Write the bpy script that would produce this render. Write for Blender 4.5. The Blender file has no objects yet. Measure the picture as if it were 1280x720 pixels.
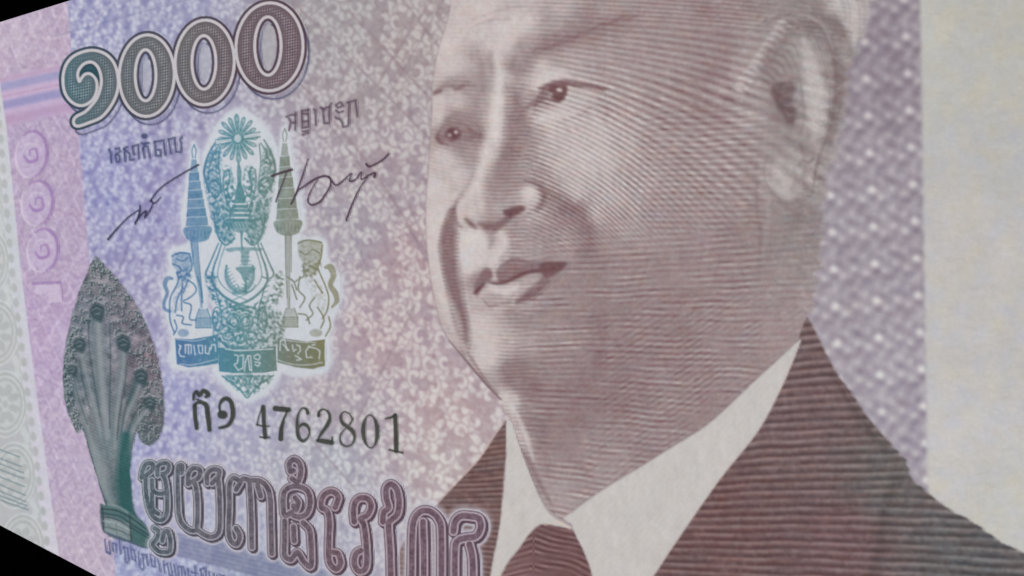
import bpy, math
import numpy as np
from mathutils import Matrix, Vector

# ------------------------------------------------------------------ camera
FPX = 1661.0                    # focal length in pixels of a 1280 px wide picture
DIST = 0.145                    # metres from the lens to the point of the note on the optical axis
def _n(v):
    v = np.array(v, float); return v / np.linalg.norm(v)
U = _n((1391, -110, 1661))      # the note's long direction, seen by the camera
V = np.array((-869, 14109, 1661.0)); V = _n(V - U * V.dot(U))
N = np.cross(U, V)
P0 = np.array((0, 0, -DIST))
R = np.array((U, V, N))         # camera axes -> world axes; the note lies in z = 0

def sheet(x, y):
    """point of the photograph -> millimetre position on the flat note (world x, y)"""
    x = np.asarray(x, float); y = np.asarray(y, float)
    rx, ry = (x - 640) / FPX, -(y - 360) / FPX
    t = P0.dot(N) / (rx * N[0] + ry * N[1] - N[2])
    p = np.stack((rx * t, ry * t, -t), -1) - P0
    return p @ U, p @ V

scene = bpy.context.scene
cam = bpy.data.cameras.new('camera')
cam_ob = bpy.data.objects.new('camera', cam)
scene.collection.objects.link(cam_ob)
M4 = Matrix([list(R[i]) + [0] for i in range(3)] + [[0, 0, 0, 1]])
cp = R @ (-P0)
M4.translation = Vector(cp)
cam_ob.matrix_world = M4
cam.sensor_width = 36
cam.lens = 36 * FPX / 1280
cam.clip_start = 0.005
cam.clip_end = 50
cam.dof.use_dof = True
fx, fy = sheet(230, 300)
cam.dof.focus_distance = float(-(R.T @ (np.array((fx, fy, 0)) - cp))[2])
cam.dof.aperture_fstop = 150
scene.camera = cam_ob

# ------------------------------------------------------------------ light: soft room light from lamps
world = bpy.data.worlds.new('World'); scene.world = world
world.use_nodes = True
world.node_tree.nodes['Background'].inputs[0].default_value = (0.9, 0.95, 1.0, 1)
world.node_tree.nodes['Background'].inputs[1].default_value = 0.30
def area(name, loc, target, size, power, col):
    l = bpy.data.lights.new(name, 'AREA'); l.shape = 'DISK'; l.size = size; l.energy = power; l.color = col
    o = bpy.data.objects.new(name, l); scene.collection.objects.link(o); o.location = loc
    o.rotation_euler = (Vector(target) - Vector(loc)).to_track_quat('-Z', 'Y').to_euler()
area('overhead_lamp', (-0.25, 0.35, 0.75), (0, 0, 0), 0.35, 4.35, (1.0, 0.985, 0.96))
scene.view_settings.view_transform = 'Standard'
scene.view_settings.look = 'None'
scene.view_settings.exposure = 0
scene.view_settings.gamma = 1
LIGHT = 0.80                    # irradiance the lamps give: printed colour = seen colour / LIGHT

# ------------------------------------------------------------------ the print, drawn on a fine grid over the note
#PAINT-BEGIN
rng = np.random.default_rng(7)
X0, Y0, W, H = -170, -100, 1640, 930
gx = (np.arange(W) + X0).astype(np.float32)[None, :].repeat(H, 0)
gy = (np.arange(H) + Y0).astype(np.float32)[:, None].repeat(W, 1)
K = 1511.0 / (gx + 751.0)               # true size on the note relative to the middle
sv = (gy - 250) * K                     # across the note, in middle-size pixels
su = -1511.0 * np.log(K)                # along the note (only for spacing)
su = su.astype(np.float32)

def blur(a, s):
    r = max(1, int(3 * s)); k = np.exp(-0.5 * (np.arange(-r, r + 1) / s) ** 2); k /= k.sum()
    p = np.pad(a, ((r, r), (0, 0)), mode='edge'); o = np.zeros_like(a)
    for i, w in enumerate(k): o += w * p[i:i + a.shape[0]]
    p = np.pad(o, ((0, 0), (r, r)), mode='edge'); o2 = np.zeros_like(a)
    for i, w in enumerate(k): o2 += w * p[:, i:i + a.shape[1]]
    return o2
def noise(s, sy=None):
    n = rng.standard_normal((H, W)).astype(np.float32)
    if sy is None: n = blur(n, s)
    else:
        n = blur(n, min(s, sy)); 
        if s > sy: 
            r = int(2 * s); k = np.ones(2 * r // 2 + 1) / (2 * r // 2 + 1)
            c = np.cumsum(np.pad(n, ((0, 0), (r, r)), mode='wrap'), 1); n = (c[:, 2 * r:] - c[:, :-2 * r])[:, :W]
        else:
            r = int(2 * sy); c = np.cumsum(np.pad(n, ((r, r), (0, 0)), mode='wrap'), 0); n = (c[2 * r:] - c[:-2 * r])[:H]
    return (n - n.mean()) / n.std()
def sm(a, b, x):
    t = np.clip((x - a) / (b - a), 0, 1); return t * t * (3 - 2 * t)
def C(*a): return np.array(a, np.float32)

def curve(pts, closed=False, n=6):
    p = np.array(pts, float)
    if len(p) < 3 and not closed: return p
    m = len(p); out = []
    rngi = range(m if closed else m - 1)
    for i in rngi:
        a = p[(i - 1) % m] if closed or i > 0 else p[0] * 2 - p[1]
        b, c = p[i], p[(i + 1) % m]
        d = p[(i + 2) % m] if closed or i + 2 < m else p[-1] * 2 - p[-2]
        for t in np.arange(n) / n:
            out.append(0.5 * (2 * b + (c - a) * t + (2 * a - 5 * b + 4 * c - d) * t * t + (3 * b - a - 3 * c + d) * t ** 3))
    if not closed: out.append(p[-1])
    return np.array(out)
class Box:
    def __init__(s, x0, y0, x1, y1):
        s.i0 = max(0, int(y0 - Y0)); s.i1 = min(H, int(y1 - Y0) + 2)
        s.j0 = max(0, int(x0 - X0)); s.j1 = min(W, int(x1 - X0) + 2)
        s.s = (slice(s.i0, max(s.i1, s.i0)), slice(s.j0, max(s.j1, s.j0)))
def dstroke(pts, w, pad, box=None):
    """distance to a polyline minus its half width; w a number or a list along the line"""
    p = np.asarray(pts, float)
    ws = np.interp(np.linspace(0, 1, len(p)), np.linspace(0, 1, len(np.atleast_1d(w))), np.atleast_1d(w)) / 2
    q = ws.max() + pad
    b = box or Box(p[:, 0].min() - q, p[:, 1].min() - q, p[:, 0].max() + q, p[:, 1].max() + q)
    D = np.full((b.s[0].stop - b.s[0].start, b.s[1].stop - b.s[1].start), 1e3, np.float32)
    if D.size == 0: return b, D
    for k in range(len(p) - 1):
        (ax, ay), (bx, by) = p[k], p[k + 1]
        c = Box(min(ax, bx) - q, min(ay, by) - q, max(ax, bx) + q, max(ay, by) + q)
        i0, i1 = max(c.i0, b.i0), min(c.i1, b.i1); j0, j1 = max(c.j0, b.j0), min(c.j1, b.j1)
        if i1 <= i0 or j1 <= j0: continue
        x = gx[i0:i1, j0:j1] - ax; y = gy[i0:i1, j0:j1] - ay
        dx, dy = bx - ax, by - ay; L = dx * dx + dy * dy + 1e-9
        t = np.clip((x * dx + y * dy) / L, 0, 1)
        d = np.hypot(x - t * dx, y - t * dy) - (ws[k] * (1 - t) + ws[k + 1] * t)
        v = D[i0 - b.i0:i1 - b.i0, j0 - b.j0:j1 - b.j0]; np.minimum(v, d, out=v)
    return b, D
def inside(b, p):
    x, y = gx[b.s], gy[b.s]; ins = np.zeros(x.shape, bool); m = len(p)
    for k in range(m):
        (x1, y1), (x2, y2) = p[k], p[(k + 1) % m]
        if y1 == y2: continue
        ins ^= ((y1 > y) != (y2 > y)) & (x < (x2 - x1) * (y - y1) / (y2 - y1) + x1)
    return ins
def dpoly(pts, pad, box=None):
    """signed distance to a closed outline, negative inside"""
    p = np.asarray(pts, float)
    b, D = dstroke(np.vstack((p, p[:1])), 0, pad, box)
    return b, np.where(inside(b, p), -np.abs(D), D)
def put(img, b, a, col):
    v = img[b.s]; v += a[..., None] * (col - v)
masks = {}
def mark(name, b, a, thr=0.3):
    m = masks.setdefault(name, np.zeros((H, W), bool)); m[b.s] |= a > thr
def line(img, pts, w, col, soft=1.3, op=1.0, smooth=True, name=None):
    p = curve(pts) if smooth else np.array(pts, float)
    b, d = dstroke(p, w, soft + 1)
    a = np.clip(0.5 - d / soft, 0, 1) * op
    put(img, b, a, col)
    if name: mark(name, b, a / max(op, .01), 0.05)
    return b, a
def fill(img, pts, col, soft=1.3, op=1.0, smooth=True, name=None):
    p = curve(pts, True) if smooth else np.array(pts, float)
    b, d = dpoly(p, soft + 1)
    a = np.clip(0.5 - d / soft, 0, 1) * op
    put(img, b, a, col if not callable(col) else col(b))
    if name: mark(name, b, a / max(op, .01), 0.05)
    return b, a
def ell(cx, cy, rx, ry, ang=0, n=28):
    t = np.arange(n) / n * 2 * math.pi; c, s = math.cos(math.radians(ang)), math.sin(math.radians(ang))
    x, y = rx * np.cos(t), ry * np.sin(t)
    return np.stack((cx + x * c - y * s, cy + x * s + y * c), -1)

# ---- base colour fields (what the offset printing leaves, light and dark tone)
def field(samples, p=2.6, sl=None):
    s = np.array(samples, float); st = 4
    x, y = gx[::st, ::st], gy[::st, ::st]
    num = np.zeros(x.shape + (s.shape[1] - 2,)); den = np.zeros(x.shape)
    for r in s:
        w = 1.0 / ((x - r[0]) ** 2 + (y - r[1]) ** 2 + 60) ** (p / 2)
        num += w[..., None] * r[2:]; den += w
    f = num / den[..., None]
    ii = np.arange(H) / st; jj = np.arange(W) / st
    i0 = np.minimum(ii.astype(int), f.shape[0] - 2); j0 = np.minimum(jj.astype(int), f.shape[1] - 2)
    ti = (ii - i0)[:, None, None]; tj = (jj - j0)[None, :, None]
    g = (f[i0][:, j0] * (1 - ti) * (1 - tj) + f[i0 + 1][:, j0] * ti * (1 - tj) + f[i0][:, j0 + 1] * (1 - ti) * tj + f[i0 + 1][:, j0 + 1] * ti * tj)
    return g.astype(np.float32)
light_tone = C(8, 11, 4) + field([(100, 30, 188, 184, 208), (200, 20, 178, 176, 200), (420, 20, 176, 168, 176), (520, 60, 184, 172, 178),
    (130, 230, 180, 178, 208), (210, 260, 176, 172, 204), (500, 200, 186, 174, 182), (440, 280, 190, 182, 190), (520, 320, 198, 182, 188),
    (220, 500, 182, 180, 208), (300, 510, 190, 186, 204), (420, 480, 194, 182, 190), (480, 430, 200, 184, 190), (560, 520, 204, 190, 196),
    (150, 540, 182, 180, 212), (400, 580, 192, 190, 202), (560, 580, 206, 196, 200), (200, 710, 180, 182, 212), (330, 710, 170, 174, 198),
    (1100, 60, 172, 156, 176), (1100, 300, 186, 172, 190), (1130, 500, 190, 178, 196)])
dark_tone = C(-6, -4, -4) + field([(100, 30, 134, 132, 176), (200, 20, 138, 134, 172), (420, 20, 148, 136, 142), (520, 60, 154, 134, 138), (460, 120, 150, 134, 140),
    (130, 230, 136, 132, 182), (210, 260, 138, 130, 176), (500, 200, 154, 132, 144), (440, 280, 150, 136, 152), (520, 320, 164, 134, 144),
    (220, 500, 146, 142, 188), (300, 510, 154, 150, 182), (420, 480, 158, 142, 156), (480, 430, 164, 136, 148), (560, 520, 172, 142, 148),
    (150, 540, 140, 136, 186), (400, 580, 158, 152, 168), (560, 580, 176, 152, 158), (200, 710, 146, 146, 190), (330, 710, 140, 144, 178),
    (1100, 60, 130, 114, 134), (1100, 300, 140, 126, 146), (1130, 500, 146, 132, 154)])
# ---- scroll ornament: pale curls with leaves standing on the darker ground
scroll = np.full((H, W), .16, np.float32)
def leaf(pts, w, hi=.95):
    b, d = dstroke(pts, w, 6)
    if d.size:
        v = scroll[b.s]; v += np.clip(.5 - (d - 1.9) / 2.4, 0, 1) * (.02 - v) * .9; v += np.clip(.5 - d / 2.2, 0, 1) * (hi - v)
cell = 39.0
for iu in range(-16, 34):
    for iv in range(-16, 34):
        u = 0.7 * (iu + 0.5 * (iv % 2)) * cell * 1.25 + rng.uniform(-8, 8) - 330; v = iv * cell * 0.86 + rng.uniform(-8, 8)
        kx = math.exp(u / 1511); x = 1511 * kx - 751; y = 250 + v * kx
        if not (60 < x < 680 and -80 < y < 800): continue
        r = rng.uniform(13, 20) * kx; h = rng.choice((-1, 1)); a0 = rng.uniform(0, 6.28)
        for k in range(rng.integers(4, 7)):                # leaves fanning off the curl
            t = k * .74 + rng.uniform(-.15, .15); c = a0 + h * t
            p1 = np.array((x + r * .75 * np.cos(c) * 0.8, y + r * .75 * np.sin(c)))
            dr = np.array((math.cos(c + h * .7) * .8, math.sin(c + h * .7))) * r * rng.uniform(.8, 1.35)
            n_ = np.array((-dr[1], dr[0])) * .22 * h
            leaf(curve([p1, p1 + dr * .5 + n_, p1 + dr]), [3.6 * kx, 10.5 * kx, 8.5 * kx, 2 * kx], rng.uniform(.72, .98))
        th = np.linspace(0, 4.4, 14); rr = r * (.82 - 0.14 * th)
        leaf(np.stack((x + rr * np.cos(a0 + h * th) * 0.8, y + rr * np.sin(a0 + h * th)), -1), [2 * kx, 4.6 * kx, 6.6 * kx, 5.4 * kx], .92)
scroll = blur(scroll, 1.15)
grainA = noise(1.5); grainB = noise(4.0)
w0 = rng.standard_normal((H, W)).astype(np.float32)
bpn = blur(w0, 2.3) - blur(w0, 5.5); bpn /= bpn.std()
w1 = rng.standard_normal((H, W)).astype(np.float32); b1 = blur(w1, 7.0); b1 /= b1.std()
rid = np.abs(np.sin(b1 * 2.1 + .9)) ** .7                    # winding stems: dark thin troughs between pale lobes
lobes = np.clip(.52 + .30 * bpn, 0, 1)
lk_ = sm(330, 200, gx)
dia1 = np.cos(2 * math.pi * (gx * .86 + gy * .5) / 15.0 + b1 * 1.3); dia2 = np.cos(2 * math.pi * (gx * .9 - gy * .42) / 19.0 - b1 * 1.6)
mixv = scroll * 0.84 + lobes * .14 + rid * .08 + lk_ * (.13 * dia1 + .09 * dia2) + grainA * 0.045 + grainB * 0.03 + .10
mixv = (mixv - .52) * 1.15 + .56
mixv = np.clip(mixv + .05 * np.cos(2 * math.pi * (gx + gy) / 4.2) * lk_, 0, 1.05)
LT_ = light_tone
img = dark_tone + mixv[..., None] * (light_tone - dark_tone)
# large fine lattice lines of the underprint
for (a, b_) in [((385, 120), (545, 330)), ((345, -20), (545, 180)), ((490, -20), (620, 150)), ((560, -10), (470, 150)), ((250, -30), (120, 130)), ((215, 160), (120, 420)),
                ((330, 480), (470, 640)), ((520, 380), (430, 560)), ((170, -40), (90, 70)), ((140, 150), (105, 250))]:
    line(img, [a, b_], 2.4 if a[0] > 320 else 1.6, C(128, 116, 148) if a[0] < 320 else C(140, 122, 130), 3.0, .42, False)

for pts in [[(435, 12), (490, 70), (548, 134)], [(378, 106), (450, 190), (500, 262), (536, 330)], [(540, 0), (500, 60), (470, 110)], [(500, 230), (545, 330)]]:
    line(img, pts, [2.5, 4, 3], C(146, 124, 132), 3, .45)
# ---- lattice of dots right of the head
lu = (su - 330.0); kx = np.exp(su / 1511)
pu = (gx - 1142) / 52.0 - (gy - 230) * 0.0009; pv = (gy - 230) / 46.5 + (gx - 1142) / 52.0 * 0.15
def fr(a): return a - np.round(a)
dots = np.exp(-((fr(pu) * 52 / 5.6) ** 2 + (fr(pv) * 46.5 / 5.8) ** 2) / 1.0)
sub = np.cos(2 * math.pi * 3 * pu) * np.cos(2 * math.pi * 3 * pv)
dia = np.cos(2 * math.pi * (pu * 1.5 + pv * 1.5)) * np.cos(2 * math.pi * (pu * 1.5 - pv * 1.5))
def beads(cu, cv, rr): return np.exp(-((fr(pu - cu) * 52 / rr) ** 2 + (fr(pv - cv) * 46 / rr) ** 2))
lat = .40 + .10 * np.cos(2 * math.pi * (pv * 3 - pu * 2)) + .08 * noise(2.6) * .5 + noise(5) * 0.06 + 1.0 * dots
for cu, cv, rr, am in [(.22, .25, 4.6, .5), (.48, .07, 4.4, .45), (.75, .24, 4.6, .5), (.02, .52, 5, .38), (.5, .55, 5, .35), (.26, .72, 4.2, .3), (.76, .74, 4.2, .3)]: lat += am * beads(cu, cv, rr)
for cu, cv, rr, am in [(.0, .24, 5.5, .32), (.24, .46, 5.5, .32), (.5, .30, 5.5, .34), (.74, .46, 5.5, .32), (.12, .88, 5, .26), (.88, .88, 5, .26), (.5, .82, 6, .25)]: lat -= am * beads(cu, cv, rr)
lat = blur(np.clip(lat, -.05, 1.4).astype(np.float32), 1.0)
lcol = dark_tone + C(9, 10, 2) + lat[..., None] * (light_tone - dark_tone - C(4, 2, 2))
edge_right = 1151 + 0.0155 * gy
wr = sm(960, 990, gx)[..., None]
img = img * (1 - wr) + lcol * wr

# ---- pink strip at the left with its relief ornament and bands
edge_pink = 85 + 0.084 * gy 
pink_l = field([(20, 30, 200, 184, 202), (60, 60, 196, 178, 198), (30, 170, 192, 174, 200), (80, 250, 194, 176, 200), (60, 420, 198, 178, 206), (90, 560, 200, 184, 206), (110, 690, 204, 188, 206)])
pink_l = pink_l + C(0, 3, -1); pink_d = pink_l - C(32, 38, 27)
g1 = blur(rng.standard_normal((H, W)).astype(np.float32), 5.0); g1 /= g1.std()
ridge = np.sin(g1 * 3.2 + gy * 0.05); ridge = np.clip(ridge * 0.5 + 0.5, 0, 1)
n2 = noise(1.1)
pk = pink_d + np.clip(0.55 + 0.35 * (ridge - .5) + 0.12 * n2, 0, 1)[..., None] * (pink_l - pink_d)
lace = np.abs(fr((gx * 0.9 + gy * 0.55) / 46.0)) * 2; lace2 = np.abs(fr((gx * 1.5 - gy * 0.62) / 52.0)) * 2
pk += ((np.exp(-((lace - .5) / .07) ** 2) + np.exp(-((lace2 - .5) / .07) ** 2)) * 9)[..., None]
wp = np.clip(edge_pink - gx + .5, 0, 1)[..., None]
img = img * (1 - wp) + pk * wp
# printed bands
yb = (gy - 250) / (gx + 751) * 751 + 250 - 0.03 * gx * 0     # height of the band where it meets x = 0
yb = gy + 0.215 * gx
def band(a, b_, col, op, soft=2.5):
    m = sm(a - soft, a + soft, yb) * (1 - sm(b_ - soft, b_ + soft, yb)) * op * wp[..., 0] * (gx > -200)
    img[:] = img + m[..., None] * (col - img)
band(98, 159, C(192, 170, 200), .85, 3)
band(98, 103, C(178, 150, 178), .6, 2); band(104.5, 114.5, C(152, 150, 188), .85, 3); band(121, 122.5, C(178, 138, 160), .6, 1)
band(127.5, 138, C(148, 144, 186), .9, 3); band(146, 158, C(176, 148, 180), .75, 4)
# relief numerals standing along the strip
def vnum(cx, cy, rx, ry, n):
    o = ell(cx, cy, rx, ry, 7)
    nm = 'relief_numeral|%d' % n
    fill(img, o, C(196, 180, 208), 5, .45, name=nm)
    line(img, o[19:29] if False else np.vstack((o[18:], o[:6])), [1, 3.5, 3.6, 1.5], C(150, 118, 170), 3, .85)
    line(img, o[7:17], [1, 3, 1], C(214, 202, 216), 2.6, .75)
    line(img, [(cx - 9, cy + 2), (cx - 3, cy + 9), (cx + 7, cy + 6), (cx + 6, cy - 6), (cx - 1, cy - 6), (cx - 2, cy + 1)], [2, 4.5, 3, 2, 1.5], C(154, 122, 174), 2.6, .85)
    line(img, [(cx - 10, cy - 5), (cx - 4, cy - 13), (cx + 8, cy - 12)], [1, 3, 1], C(212, 202, 218), 3, .5)
vnum(40, 193, 19.5, 29, 0); vnum(47, 254, 19.5, 28, 1); vnum(54, 313, 19, 27, 2)
line(img, [(42, 354), (76, 353)], 3.5, C(152, 122, 172), 2.6, .8, False)
fill(img, [(44, 357), (76, 355), (79, 377), (61, 379), (60, 366), (45, 368)], C(204, 190, 212), 3, .7, False, name='relief_numeral|3')
line(img, [(77, 355), (80, 376)], 2.5, C(168, 142, 182), 3, .7, False)
line(img, [(40, 362), (44, 385), (60, 372)], 2.5, C(172, 148, 186), 4, .5)

# ---- white margin with grey rosettes
edge_white = np.interp(gy[:, 0], [-100, 60, 100, 160, 340, 500, 690, 830], [-16, -4, 0, 9, 27, 47.5, 74, 94])[:, None]
wm = C(2, -6, 3) + field([(-20, 100, 196, 204, 200), (0, 300, 196, 206, 204), (20, 500, 200, 206, 208), (40, 640, 204, 208, 210), (60, 700, 205, 209, 211)])
wm += (noise(1.4) * 1.6)[..., None]
wmg = wm.copy()
G = C(176, 180, 180)
margin = wm
GR, GW = C(178, 180, 181), C(208, 211, 211)
ga = np.clip((edge_white - 15 - gx) / 2, 0, 1)[..., None] * .75; margin += ga * (GR - margin)
for k in range(-2, 10):
    y = 60 + k * 89.0; x = np.interp(y, [60, 340, 690], [-39, -13, 30]); rx, ry = 27, 41
    fill(margin, ell(x, y, rx, ry), GR, 2, .8)
    for f in (1.0, .84): e = ell(x, y, rx * f, ry * f); line(margin, np.vstack((e, e[:1])), 2.0, GW, 1.8, .8)
    fill(margin, ell(x, y, rx * .7, ry * .7), GW, 2, .55)
    for q in range(8):
        a = q * math.pi / 4 + .3
        fill(margin, ell(x + rx * .44 * math.cos(a), y + ry * .44 * math.sin(a), 4.6, 7.5, math.degrees(a) + 90), GR, 2, .9)
    fill(margin, ell(x, y, 3.2, 4.6), GR, 2, .9)
    y2 = y + 44.5; x2 = np.interp(y2, [60, 340, 690], [-39, -13, 30]) + 14
    for q in range(5):
        a = -1.2 + q * .6; fill(margin, ell(x2 + 9 * math.cos(a), y2 + 12 * math.sin(a), 3.5, 5.5, math.degrees(a) + 90), GW, 2, .6)
for k in range(-6, 42):
    y = 62 + k * 18.6; x = np.interp(y, [60, 340, 690], [-9, 15, 60])
    fill(margin, ell(x + 1, y, 3.6, 6.0, -8), GR, 2, .95)
    line(margin, [(x - 6, y - 9), (x - 3, y), (x - 5, y + 9)], 1.4, GR, 1.6, .7)
ww = np.clip(edge_white - gx + .5, 0, 1)[..., None]
img = img * (1 - ww) + margin * ww
for (ya, xb, yb_) in [(561, 25, 571), (571, 27, 583), (578, 30, 598 - 7), (586, 30, 598), (594, 31, 608), (602, 32, 619), (611, 33, 627), (619, 34, 636 - 4), (626, 36, 637)]:
    line(img, [(-60, ya - 22), (xb, yb_)], 1.5, C(112, 134, 140), 1.6, .8, False, name='margin_rule')
# dotted micro line above the numerals
for t in np.linspace(0, 1, 60):
    x = 70 + t * 170; line(img, [(x, 45 - (x - 70) * .275), (x + 1.6, 45 - (x + 1.6 - 70) * .275)], .9, C(105, 112, 145), 1.4, .55, False)

# ---- blank paper at the right
bp = field([(1170, 50, 190, 192, 182), (1230, 20, 184, 186, 176), (1270, 200, 186, 188, 182), (1200, 300, 194, 194, 188), (1260, 420, 194, 195, 190), (1200, 560, 199, 200, 195), (1270, 640, 198, 200, 192), (1400, 300, 188, 188, 182)])
n3, n4 = noise(6), noise(3, 1.2)
bp = bp + C(4, -1, 2.5) + (noise(11) * 1.1)[..., None] + n3[..., None] * C(1.2, .4, -2.2) + (n4 * 1.0)[..., None]
for k in range(260):
    x, y = rng.uniform(1150, 1470), rng.uniform(-95, 825); a_ = rng.uniform(-.5, .5); L = rng.uniform(8, 26)
    line(bp, [(x, y), (x + L * .5, y + L * .5 * a_ + rng.uniform(-2, 2)), (x + L, y + L * a_)], 1.0, C(172, 168, 158) if k % 3 else C(212, 210, 206), 2.2, .32)
wb = np.clip((gx - edge_right) / 6 + .5, 0, 1)[..., None]
img = img * (1 - wb) + bp * wb

# =============================================================== portrait
FACE = [(575, -90), (566, -10), (562, 20), (552, 52), (545, 80), (541, 112), (541, 140), (539, 170), (537, 200), (535, 230), (533, 262), (534, 300), (538, 340), (545, 378), (556, 415), (575, 442), (594, 465), (612, 484), (628, 500),
    (632, 515), (640, 526), (648, 550), (657, 574), (672, 612), (690, 640), (708, 651), (714, 640), (751, 614), (800, 584), (840, 559), (887, 529), (936, 484), (975, 448), (1000, 424), (1008, 400), (1014, 386), (1023, 342), (1029, 312),
    (1030, 268), (1035, 226), (1044, 200), (1053, 160), (1058, 127), (1064, 84), (1074, 60), (1079, 42), (1087, 10), (1092, -90)]
TONE = [(580, 10, 184), (560, 60, 190), (600, 5, 188), (640, 5, 178), (700, 5, 166), (760, 10, 154), (820, 15, 146), (900, 10, 138), (960, 10, 140), (1010, 5, 140), (1050, 5, 170), (1075, 30, 176),
 (600, 40, 186), (630, 40, 190), (652, 25, 187), (690, 30, 158), (720, 42, 142), (745, 28, 140), (780, 25, 142), (840, 40, 146), (900, 40, 140),
 (660, 60, 158), (690, 50, 146), (615, 78, 160), (592, 70, 164), (575, 80, 184), (560, 85, 190), (547, 100, 176),
 (622, 60, 190), (632, 100, 189), (625, 125, 193), (621, 150, 195), (618, 170, 192), (614, 190, 190), (608, 212, 186), (600, 240, 186),
 (645, 85, 142), (640, 110, 148), (662, 85, 158), (680, 88, 184), (700, 76, 160), (722, 80, 162), (760, 80, 154), (800, 80, 152), (850, 80, 148),
 (560, 106, 160), (577, 104, 150), (590, 103, 158), (600, 90, 154), (600, 108, 150),
 (553, 128, 184), (572, 126, 182), (598, 122, 152), (592, 140, 150), (568, 142, 156), (548, 145, 186),
 (556, 165, 150), (590, 168, 134), (600, 160, 150), (602, 175, 150), (583, 186, 146), (592, 202, 156), (560, 200, 182), (550, 240, 190), (541, 300, 192), (575, 220, 182), (585, 232, 178), (570, 250, 184), (555, 270, 190),
 (645, 130, 148), (645, 150, 138), (655, 170, 140), (640, 190, 134), (634, 205, 138), (628, 222, 146), (660, 195, 150), (672, 215, 150), (650, 225, 152), (622, 240, 166), (615, 260, 172), (640, 250, 168), (662, 243, 198), (655, 255, 172),
 (640, 262, 140), (615, 278, 138), (590, 272, 170), (600, 262, 182), (577, 258, 184), (676, 255, 160), (690, 246, 142), (700, 262, 136), (722, 264, 134), (688, 230, 150), (705, 245, 154),
 (690, 125, 150), (672, 128, 150), (700, 137, 184), (682, 148, 188), (720, 130, 178), (738, 124, 174), (755, 120, 162), (678, 98, 190), (700, 92, 178), (730, 96, 162), (665, 145, 158), (668, 160, 160),
 (700, 170, 176), (722, 200, 178), (750, 200, 174), (762, 240, 166), (740, 160, 177), (780, 180, 168), (800, 220, 158), (820, 180, 150), (850, 150, 144), (870, 130, 140), (850, 200, 146), (880, 180, 148), (900, 200, 152),
 (830, 260, 148), (780, 280, 156), (740, 268, 164), (720, 238, 172), (700, 205, 174), (690, 190, 168), (710, 222, 172), (765, 130, 158), (790, 140, 160), (820, 130, 150),
 (850, 110, 145), (890, 90, 136), (900, 60, 138), (880, 130, 138), (905, 110, 150),
 (925, 95, 158), (940, 75, 158), (960, 30, 148), (975, 128, 128), (985, 145, 132), (1010, 85, 166), (1020, 115, 176), (1025, 140, 174), (1005, 60, 158), (1018, 162, 164), (990, 88, 142), (960, 85, 140), (1020, 30, 124), (1040, 42, 130), (995, 28, 136),
 (1045, 100, 142), (1042, 140, 146), (1060, 60, 150), (985, 220, 166), (968, 228, 162), (1000, 205, 160), (1018, 212, 156), (1005, 180, 144), (960, 180, 150), (940, 150, 158), (930, 172, 150), (950, 130, 152), (945, 110, 154),
 (970, 268, 142), (1000, 268, 134), (1012, 300, 142), (960, 300, 138), (1002, 340, 150), (1008, 375, 154), (985, 370, 146), (1030, 240, 154), (940, 240, 146),
 (900, 250, 148), (920, 300, 140), (880, 300, 144), (850, 330, 142), (900, 350, 140), (850, 380, 136), (800, 350, 139), (780, 330, 142), (760, 300, 148), (735, 300, 140),
 (550, 290, 186), (549, 340, 186), (554, 380, 180), (565, 418, 172), (585, 450, 160), (600, 473, 152),
 (591, 300, 196), (600, 312, 192), (616, 298, 160), (627, 298, 190), (587, 330, 190), (613, 322, 186),
 (650, 302, 158), (680, 292, 152), (708, 300, 152), (722, 284, 138), (700, 318, 152), (660, 318, 160), (735, 312, 132), (750, 332, 138), (725, 335, 140), (640, 290, 150),
 (600, 350, 140), (640, 340, 140), (690, 340, 140), (620, 362, 182), (642, 364, 184), (612, 374, 178), (600, 380, 170),
 (600, 400, 184), (610, 430, 190), (604, 450, 188), (632, 418, 174), (642, 396, 152), (655, 400, 150), (660, 430, 158), (690, 380, 144), (652, 462, 138), (640, 472, 134), (662, 482, 126), (690, 460, 140), (700, 420, 148), (722, 400, 140), (752, 400, 134), (762, 450, 130),
 (720, 480, 132), (780, 500, 130), (720, 520, 134), (700, 550, 138), (680, 530, 132), (680, 580, 148), (740, 560, 146), (762, 588, 152), (700, 622, 156), (800, 540, 140), (850, 520, 140), (880, 480, 138), (850, 440, 134), (900, 430, 140), (940, 400, 144), (980, 410, 150), (920, 470, 144),
 (618, 478, 160), (636, 495, 184), (650, 540, 176), (660, 530, 140), (580, -60, 186), (700, -60, 170), (850, -60, 150), (1000, -60, 150)]
T = field([t for t in TONE], 4.0)[..., 0]
T = blur(T, 2.6)
T = 160 + (T - 160) * np.where(gx < 760, 1.16, 1.05)
T = T - 3 * sm(165, 150, T) + 5 * sm(0, 1, np.exp(-((gx - 770) / 110) ** 2 - ((gy - 215) / 80) ** 2))
P = T[..., None].copy()                              # tone picture, 0..255
def tl(pts, w, t, soft=3, op=.8, smooth=True): line(P, pts, w, C(t), soft, op, smooth)
def tf(pts, t, soft=4, op=.8): fill(P, pts, C(t), soft, op)
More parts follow.
